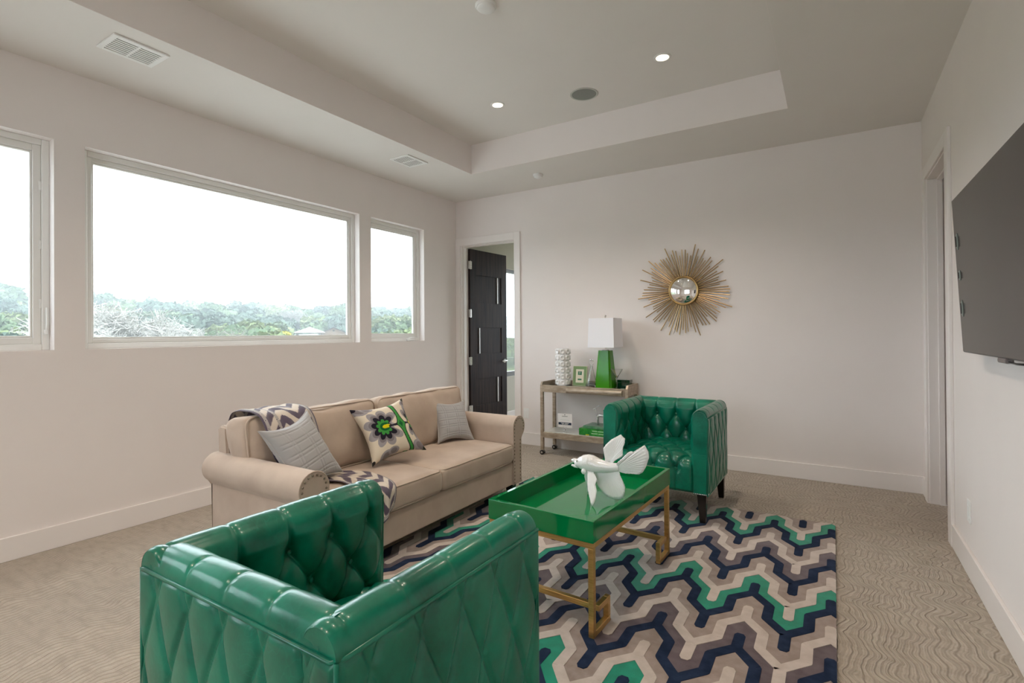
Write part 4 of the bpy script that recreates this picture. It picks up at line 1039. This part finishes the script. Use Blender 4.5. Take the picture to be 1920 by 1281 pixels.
# flat things on the top tray
t = tag(B().box(-2.56, -1.97, 5.005, 5.075, TOPZ-.0005, TOPZ+.001).build('paper_sheet', MAT('white_paper', (.82,.80,.80), .7)), 'white paper sheet lying under the glass pieces on the bar cart', 'paper')
t = thing('green_box', 'dark green glass box behind the martini glass', 'box', (-1.866, 5.235, TOPZ))
dg = MAT('dark_green_glass', (.0,.05,.02), .05, coat=1)
b = B(); b.box(-.065, .065, -.045, .045, 0, .050, .003, 2); b.build('body', dg, t); b = B(); b.box(-.067, .067, -.047, .047, .052, .082, .003, 2); b.build('lid', dg, t)
t = tag(B().box(-1.935, -1.815, 5.010, 5.105, TOPZ, TOPZ+.004, .001, 1).build('green_coaster', MAT('green_leather_tray', (.0,.12,.05), .3)), 'flat green square tray under the martini glass', 'tray')
bpy.data.objects['martini_glass'].location.z += .0045
# lower shelf: card in a clip, two books, figurine
t = thing('place_card', 'white printed card with a navy band held in a wire clip on the lower shelf', 'card', (-2.47, 5.035, SHZ), R(4))
b = B(); b.box(-.082, .082, -.0012, .0012, .055, .205); cd = b.build('card', MAT('card_stock', (.82,.80,.79), .7), t)
nvy = MAT('navy_ink', (.012,.03,.07), .6); ink = MAT('grey_ink', (.12,.12,.12), .6); pale = MAT('pale_ink', (.45,.55,.50), .6)
b = B(); b.box(-.074, .074, -.0020, -.0012, .084, .110); b.build('navy_band', nvy, cd)
b = B()
for x0, x1, z in ((-.045, -.006, .101), (.002, .046, .101), (-.034, -.012, .092), (-.006, .036, .092)): b.box(x0, x1, -.0026, -.0020, z-.0022, z+.0022)
b.build('band_lines', white, cd)
b = B(); b.sph((0, -.0015, .192), .006, 8, (1, .1, .9))
for k in range(6): b.box(-.032+k*.011, -.025+k*.011, -.0019, -.0012, .172+(k % 2)*.001, .180)
b.build('crest', ink, cd)
b = B(); b.tube([(-.052, -.0016, .132), (-.040, -.0016, .144), (-.030, -.0016, .134), (-.018, -.0016, .138), (.02, -.0016, .137), (.045, -.0016, .134), (.056, -.0016, .128)], .0013, 5); b.build('script_line', pale, cd)
b = B()
for s in (-1, 1): b.tube([(s*.016, -.006, .075), (s*.020, -.006, .060), (s*.010, -.006, .042), (0, -.006, .036), (s*.004, .004, .020), (s*.018, .012, .004), (s*.020, -.015, .003), (0, -.022, .003)], .0016, 6)
b.sph((0, -.004, .026), .012, 12); b.build('wire_clip', chrome, t, True)
def book(name, label, loc, sx, sy, sz, col, col2, rz):
    t = thing(name, label, 'book', loc, rz, group='green coffee-table books on the lower shelf')
    cm = noisecol(MAT(name+'_cover', rough=.3, coat=.3), col, col2, 18)
    b = B(); b.box(-sx/2, sx/2, -sy/2, sy/2, 0, .003, .001, 1); b.box(-sx/2, sx/2, -sy/2, sy/2, sz-.003, sz, .001, 1); b.box(-sx/2, sx/2, -sy/2, -sy/2+.004, 0, sz, .001, 1); b.build('cover', cm, t)
    b = B(); b.box(-sx/2+.004, sx/2-.004, -sy/2+.004, sy/2-.004, .003, sz-.003); b.build('pages', MAT('book_pages', (.78,.74,.62), .8), t)
    return t
bk = book('green_book', 'thick bright green book at the bottom of the two on the lower shelf', (-2.145, 5.13, SHZ), .30, .24, .072, (.0,.16,.02), (.05,.34,.05), R(1))
b = B()
for x0, x1, z in ((.0, .055, .052), (.062, .13, .051), (-.01, .06, .026), (.068, .14, .025)): b.box(x0, x1, -.1212, -.1200, z-.005, z+.005)
b.build('spine_lettering', MAT('pale_green_ink', (.35,.62,.35), .5), bk)
b = B(); b.box(-.075, -.035, -.1212, -.1200, .003, .013); b.build('spine_mark', MAT('yellow_ink', (.55,.52,.03), .5), bk)
book('green_book', 'muted green book lying on top of the thick green book', (-2.115, 5.14, SHZ+.0725), .27, .225, .026, (.05,.20,.09), (.16,.30,.20), R(-2))
t = thing('deer_figurine', 'slender silvery white animal figurine standing on the green books', 'figurine', (-2.110, 5.15, SHZ+.099))
sil = MAT('silver_white', (.72,.72,.70), .15, metal=.3)
b = B(); b.tube([(-.030, 0, 0), (-.034, 0, .05), (-.030, 0, .085), (0, 0, .10), (.05, 0, .098), (.072, 0, .08), (.076, 0, 0)], [.006, .008, .014, .018, .018, .013, .005], 10)
b.tube([(-.020, .012, 0), (-.024, .010, .05), (-.022, .004, .085)], [.005, .006, .01], 8); b.tube([(.064, .012, 0), (.066, .01, .06)], [.005, .009], 8)
b.tube([(-.030, 0, .085), (-.045, 0, .12), (-.044, 0, .155), (-.060, 0, .165), (-.082, 0, .158)], [.013, .008, .008, .009, .003], 10); b.build('body', sil, t, True)
for s in (-1, 1):
    b = B(); b.tube([(-.045, s*.003, .165), (-.040, s*.012, .185), (-.018, s*.022, .200), (.012, s*.020, .195), (.03, s*.012, .175)], [.003, .003, .0028, .0024, .001], 6); b.build('horn', sil, t, True)

# ================================================================ SUNBURST MIRROR
sb_ = thing('sunburst_mirror', 'brass sunburst wall mirror with a convex round glass on the back wall', 'mirror', (-1.275, YB, 1.752))
rodm = MAT('gilt_rods', (.44,.30,.15), .35, metal=.8)
random.seed(7); NR = 86; prevL = 0
for k in range(NR):
    a = 2*math.pi*k/NR + random.uniform(-.012, .012)
    L = random.choice([.34, .37, .40, .43, .36, .39, .42]) if k % 3 else random.choice([.41, .44, .47, .485])
    L += random.uniform(-.008, .008); L = min(L, .485)
    yy = -.022 if k % 2 else -.030
    b = B(); b.cyl((.12*math.cos(a), yy+.006, .12*math.sin(a)), (L*math.cos(a), yy, L*math.sin(a)), .0050, n=8); b.build('ray', rodm, sb_, True, 40)
b = B(); b.cyl((0, 0, 0), (0, -.034, 0), .135, n=48); b.build('backplate', rodm, sb_, True, 40)
b = B(); b.tube([(.140*math.cos(a), -.040, .140*math.sin(a)) for a in np.linspace(0, 2*math.pi, 65)[:-1]], .0095, 12, closed=True); b.build('rim', brass, sb_, True)
b = B(); nr = 24
prof = [(.134*math.sin(q/nr*math.pi/2)/1.0, .034+.036*math.cos(q/nr*math.pi/2)) for q in range(nr+1)]
b2 = B(); b2.lathe(prof[::-1], 64); bmesh.ops.transform(b2.bm, matrix=Matrix.Rotation(R(90), 4, 'X'), verts=b2.bm.verts)
b2.build('convex_glass', MAT('mirror_silver', (.88,.88,.87), .015, metal=1), sb_, True)

# ================================================================ TELEVISION
tv = thing('television', 'large wall-mounted flat television tilted down on the right wall', 'television', (.535, 2.66, 1.61), rot=(0, R(-2.9), R(0)))
TW, THh = 1.452, .765
b = B(); b.box(-.002, .028, -TW/2, TW/2, -THh/2, THh/2, .004, 2); b.build('casing', MAT('tv_casing', (.02,.018,.018), .3), tv)
scr = MAT('tv_screen', (.034,.028,.025), .18, spec=.32)
b = B(); b.box(-.0035, -.0015, -TW/2+.004, TW/2-.004, -THh/2+.006, THh/2-.004); b.build('screen', scr, tv)
b = B(); b.box(.028, .055, -.30, .30, -.2, .2, .006, 2); b.build('rear_housing', blk, tv)
b = B(); b.box(.055, .080, -.20, .20, -.15, .15, .004, 1); b.build('wall_bracket', blk, tv)
for y_, z_, s_ in ((TW/2-.070, .165, 1), (TW/2-.070, -.002, .6), (TW/2-.070, -.165, 1)):  # grey ovals with black centres along the far edge of the screen
    b = B(); M = Matrix.Translation((-.005, y_, z_)) @ Matrix.Rotation(R(90), 4, 'Y')
    t2 = B(); t2.lathe([(.026, -.004), (.028, .002), (.020, .005), (0, .005)], 28); bmesh.ops.transform(t2.bm, matrix=Matrix.Translation((-.0035, y_, z_)) @ Matrix.Diagonal((1, .55, 1.5*s_, 1)) @ Matrix.Rotation(R(-90), 4, 'Y'), verts=t2.bm.verts)
    o = t2.build('edge_oval', MAT('grey_oval', (.22,.26,.24), .4), tv, True, 50)
    t2 = B(); t2.lathe([(.016, .004), (.015, .008), (0, .009)], 24); bmesh.ops.transform(t2.bm, matrix=Matrix.Translation((-.0035, y_, z_)) @ Matrix.Diagonal((1, .55, 1.7*s_, 1)) @ Matrix.Rotation(R(-90), 4, 'Y'), verts=t2.bm.verts)
    t2.build('oval_core', blk, o, True, 50)
b = B(); b.box(-.006, .020, -.03, .085, -THh/2-.018, -THh/2+.002, .006, 2); b.build('sensor_bar', MAT('tv_sensor', (.16,.14,.14), .35), tv)
b = B(); b.tube([(.005, -.03, -THh/2-.012), (.006, -.12, -THh/2-.014), (.01, -.3, -THh/2-.008)], .004, 8); b.build('cable', blk, tv, True)

# ================================================================ OUTSIDE
random.seed(3); rs = np.random.RandomState(5)
def hgt(x, y):
    r = math.hypot(x, y); az = math.degrees(math.atan2(y, -x))
    h = -7.5 + 1.5*max(0, min(1, (r-60)/60))
    t_ = max(0, min(1, (r-95)/170)); t_ = t_*t_*(3-2*t_)
    el = float(np.interp(az, [8, 13, 15, 19, 22, 26, 33, 34, 40, 47, 58, 70], [3.8, 3.8, 3.7, 3.3, 3.35, 2.95, 2.95, 2.6, 3.05, 2.65, 1.5, 1.2]))
    ridge = 1.34 + 250*math.tan(R(el)) - 10.0 + 6.0 + .8*math.sin(az*1.1)
    return h + t_*ridge
gz = hgt(0, 0)
struct(B().box(-34, 34, -34, 34, gz-1.0, gz+.25).build('ground_light_bounce', noisecol(MAT('pale_bounce_ground', rough=1), (.42,.41,.38), (.52,.51,.47), .6)))  # unseen pale slab added to bounce daylight up onto the ceiling
g1 = noisecol(MAT('meadow_grass', rough=1, spec=.1), (.055,.080,.030), (.13,.14,.065), .08, 6)
nu, nv = 70, 90; PP = np.zeros((nu, nv, 3))
for i in range(nu):
    for j in range(nv):
        r = 8+ (i/(nu-1))**1.6*420; az = R(-60 + j/(nv-1)*210); x_, y_ = -math.cos(az)*r, math.sin(az)*r; PP[i,j] = (x_, y_, hgt(x_, y_))
o = npgrid('hillside_ground', PP, g1, None); o['kind'] = 'structure'; o['label'] = 'grassy ground rising to low hills outside the windows'
def leafmesh(name, n, rad, flat, leaf, seed, sparse=False):
    r_ = random.Random(seed); b = B()
    lobes = [Vector((r_.uniform(-.6,.6), r_.uniform(-.6,.6), r_.uniform(-.25,.45))) for _ in range(9)]
    for i in range(n):
        l = r_.choice(lobes); d_ = Vector((r_.gauss(0,1), r_.gauss(0,1), r_.gauss(0,1))).normalized(); k = r_.uniform(.72, 1.0) if not sparse else r_.uniform(.3, 1.0)
        p = (l + d_*.48*k); p = Vector((p.x*rad, p.y*rad, p.z*rad*flat))
        u = Vector((r_.gauss(0,1), r_.gauss(0,1), r_.gauss(0,1))).normalized(); v = u.orthogonal().normalized(); q = leaf*r_.uniform(.6, 1.3)
        if sparse: b.poly([p-u*q*2.2-v*q*.10, p-u*q*2.2+v*q*.10, p+u*q*2.2+v*q*.04, p+u*q*2.2-v*q*.04])
        else: b.poly([p-u*q-v*q*.7, p+u*q-v*q*.5, p+u*q*.8+v*q*.7, p-u*q*.9+v*q*.6])
    if not sparse:
        for l in lobes: b.sph((l.x*rad, l.y*rad, l.z*rad*flat), rad*.40, 10, (1,1,flat))
    else:
        for l in lobes: b.tube([(0,0,-rad*.6), (l.x*rad*.5, l.y*rad*.5, -rad*.1), (l.x*rad, l.y*rad, l.z*rad)], [.045, .028, .008], 5)
    me = bpy.data.meshes.new(name); b.bm.to_mesh(me); b.bm.free(); return me
def foliage(name, c1, c2): return noisecol(MAT(name, rough=.9, spec=.15), c1, c2, 1.2, 4)
kinds = [
    ('oak_tree', foliage('oak_green', (.050,.082,.040), (.105,.145,.075)), 'dark green oak in the wooded hills beyond the windows', 'oaks on the hills beyond the windows'),
    ('cedar_tree', foliage('cedar_green', (.050,.078,.058), (.088,.120,.090)), 'bluish green cedar in the wooded hills beyond the windows', 'cedars on the hills beyond the windows'),
    ('elm_tree', foliage('elm_green', (.095,.125,.050), (.19,.22,.105)), 'pale yellow-green tree in the woods beyond the windows', 'pale trees beyond the windows'),
    ('bare_tree', foliage('bare_grey', (.20,.19,.165), (.34,.325,.295)), 'bare grey-branched tree in the woods beyond the windows', 'bare trees beyond the windows')]
barkm = MAT('tree_bark', (.10,.085,.065), .9)
meshes = [[leafmesh('crown', 1500, 1.0, .72, .085, 10*k+s, sparse=(k == 3)) for s in range(2)] for k in range(4)]
for k in range(4):
    for me in meshes[k]: me.materials.append(kinds[k][1])
b = B(); b.cyl((0,0,-.2), (0,0,1), .06, .035, n=8); tm = bpy.data.meshes.new('trunk'); b.bm.to_mesh(tm); b.bm.free(); tm.materials.append(barkm)
def tree(k, x_, y_, rad, hh, label=None, mat=None):
    nm, m, lab, grp = kinds[k]; z = hgt(x_, y_); az_ = math.degrees(math.atan2(y_, -x_)); r_ = math.hypot(x_, y_)
    where = ['the leftmost window', 'the wide window', 'the narrow right window', 'the dark open doorway'][int(az_ > 16.5)+int(az_ > 41)+int(az_ > 52)]
    dist = ['in the nearest row of trees', 'in the second row of trees', 'on the lower slope', 'on the far ridge'][int(r_ > 91)+int(r_ > 138)+int(r_ > 198)]
    lab = '%s %s seen through %s' % (lab.split(' in the')[0], dist, where); grp = '%s %s through %s' % (nm.replace('_', ' ')+'s', dist, where)
    t = bpy.data.objects.new(nm, None); C.objects.link(t); t.location = (x_, y_, z); t.rotation_euler = (0, 0, random.uniform(0, 6))
    tag(t, label or lab, 'tree', None if label else grp)
    me = random.choice(meshes[k])
    if mat: me = me.copy(); me.materials.clear(); me.materials.append(mat)
    o = bpy.data.objects.new('crown', me); C.objects.link(o); o.parent = t; o.location = (0, 0, hh-rad*.62); o.scale = (rad, rad, rad)
    o = bpy.data.objects.new('trunk', tm); C.objects.link(o); o.parent = t; o.scale = (rad*.9, rad*.9, hh-rad*.6)
placed = []
for az_, r_, rad_, h_ in ((17.2, 66, 4.6, 10.4), (19.6, 62, 4.2, 9.3), (20.8, 72, 4.8, 11.6), (22.6, 64, 4.2, 9.0), (24.2, 74, 4.6, 10.2), (25.6, 68, 3.8, 8.6), (18.4, 82, 5.0, 12.2)):
    x_, y_ = -math.cos(R(az_))*r_, math.sin(R(az_))*r_; placed.append((x_, y_, rad_)); BARE = (x_, y_, rad_, h_); tree(3, x_, y_, rad_, h_)
def free(x_, y_, r_): return all((x_-a)**2+(y_-b_)**2 > (r_+c_)**2*.50 for a, b_, c_ in placed)
HX, HY = -62.5, 51.5
def ok_site(x_, y_, rad):
    az = math.degrees(math.atan2(y_, -x_)); r = math.hypot(x_, y_)
    mg = math.degrees(rad*1.0/r)
    if 35.4-mg < az < 40.8+mg and r < 150: return False     # keep the view to the roofs open
    if az > 53 and r < 110: return False              # meadow seen through the doorway
    return True
cnt = 0
for band, n, r0, r1 in ((0, 44, 62, 88), (1, 64, 95, 135), (2, 75, 140, 195), (3, 95, 200, 285)):
    tries = 0; m_ = 0
    while m_ < n and tries < 4000:
        tries += 1; az = random.uniform(10, 62); r = random.uniform(r0, r1); x_, y_ = -math.cos(R(az))*r, math.sin(R(az))*r
        rad = random.uniform(3.6, 5.6)*(1+.25*(band > 1))
        if not free(x_, y_, rad) or not ok_site(x_, y_, rad): continue
        placed.append((x_, y_, rad)); m_ += 1
        kk = random.choices([0,1,2,3], [[.2,.1,.55,.15], [.35,.2,.35,.1], [.55,.3,.12,.03], [.6,.35,.05,0]][band])[0]
        if 17 < az < 24.5 and band == 0: kk = 3 if random.random() < .85 else 2
        if 17 < az < 23 and band == 1 and random.random() < .6: kk = 3
        tree(kk, x_, y_, rad, {0: random.uniform(7.8, 9.6), 1: random.uniform(8.5, 11), 2: random.uniform(8, 11), 3: random.uniform(8, 12)}[band])
tree(2, -72*math.cos(R(33.7)), 72*math.sin(R(33.7)), 2.1, 8.9, 'small yellow-leaved tree beside the pale pavilion roof outside the wide window', foliage('yellow_leaf', (.20,.19,.035), (.34,.31,.07)))
# pale pavilion roof and gabled house far outside
px_, py_ = -130*math.cos(R(36.7)), 130*math.sin(R(36.7)); z0 = -hgt(px_, py_)
t = thing('pavilion', 'pale low hipped pavilion roof among trees outside the wide window', 'pavilion', (px_, py_, -z0), R(52))
pal = MAT('pale_metal_roof', (.42,.42,.41), .5); b = B(); cr_ = ((-3.3,-3.3), (3.3,-3.3), (3.3,3.3), (-3.3,3.3)); ez, az_ = z0+1.75, z0+3.0
for i in range(4): b.poly([(*cr_[i], ez), (*cr_[(i+1)%4], ez), (0, 0, az_)])
b.box(-3.3, 3.3, -3.3, 3.3, ez-.12, ez); b.build('roof', pal, t)
for qx, qy in ((-2.8,-2.8), (2.8,-2.8), (2.8,2.8), (-2.8,2.8)):
    b = B(); b.box(qx-.12, qx+.12, qy-.12, qy+.12, 0, ez-.1); b.build('post', MAT('pavilion_post', (.2,.18,.15), .8), t)
hx_, hy_ = -136*math.cos(R(39.0)), 136*math.sin(R(39.0)); z0 = -hgt(hx_, hy_)+.5
t = thing('house', 'small tan gabled house with a brown roof outside the wide window', 'house', (hx_, hy_, -z0+.5), R(51))
b = B(); b.prism([(-3.0, 0), (3.0, 0), (3.0, z0+1.05), (0, z0+2.35), (-3.0, z0+1.05)], lambda x, z: (x, -.0, z), lambda x, z: (x, 9, z)); b.build('wall', MAT('tan_siding', (.19,.13,.085), .9), t)
for s_ in (-1, 1):
    b = B(); b.prism([(0, z0+2.55), (s_*3.5, z0+1.02), (s_*3.5, z0+.85), (0, z0+2.36)], lambda x, z: (x, -.6, z), lambda x, z: (x, 9.4, z)); b.build('roof', MAT('brown_shingle', (.05,.04,.036), .9), t)
b = B(); b.box(-.22, .22, -.06, .02, z0+1.45, z0+1.85); b.build('gable_vent', MAT('vent_dark', (.04,.03,.025), .8), t)
b = B(); b.prism([(-9.5, z0+.25), (-3.1, z0+.35), (-3.1, z0+.95), (-8.6, z0+.80)], lambda x, z: (x, 1, z), lambda x, z: (x, 8, z)); b.build('side_roof', pal, t)

# thin summer haze over the valley
hz = bpy.data.materials.new('valley_haze'); hz.use_nodes = True; nt = hz.node_tree; nt.nodes.clear()
o_ = nt.nodes.new('ShaderNodeOutputMaterial'); v_ = nt.nodes.new('ShaderNodeVolumeScatter'); v_.inputs['Density'].default_value = .0014; v_.inputs['Color'].default_value = (.93, .97, 1, 1); v_.inputs['Anisotropy'].default_value = .2
nt.links.new(v_.outputs['Volume'], o_.inputs['Volume'])
hb = B().box(-330, -14, -120, 340, -14, 34).build('valley_haze', hz); tag(hb, 'thin pale haze over the wooded hills outside the windows', 'haze', kind='stuff')
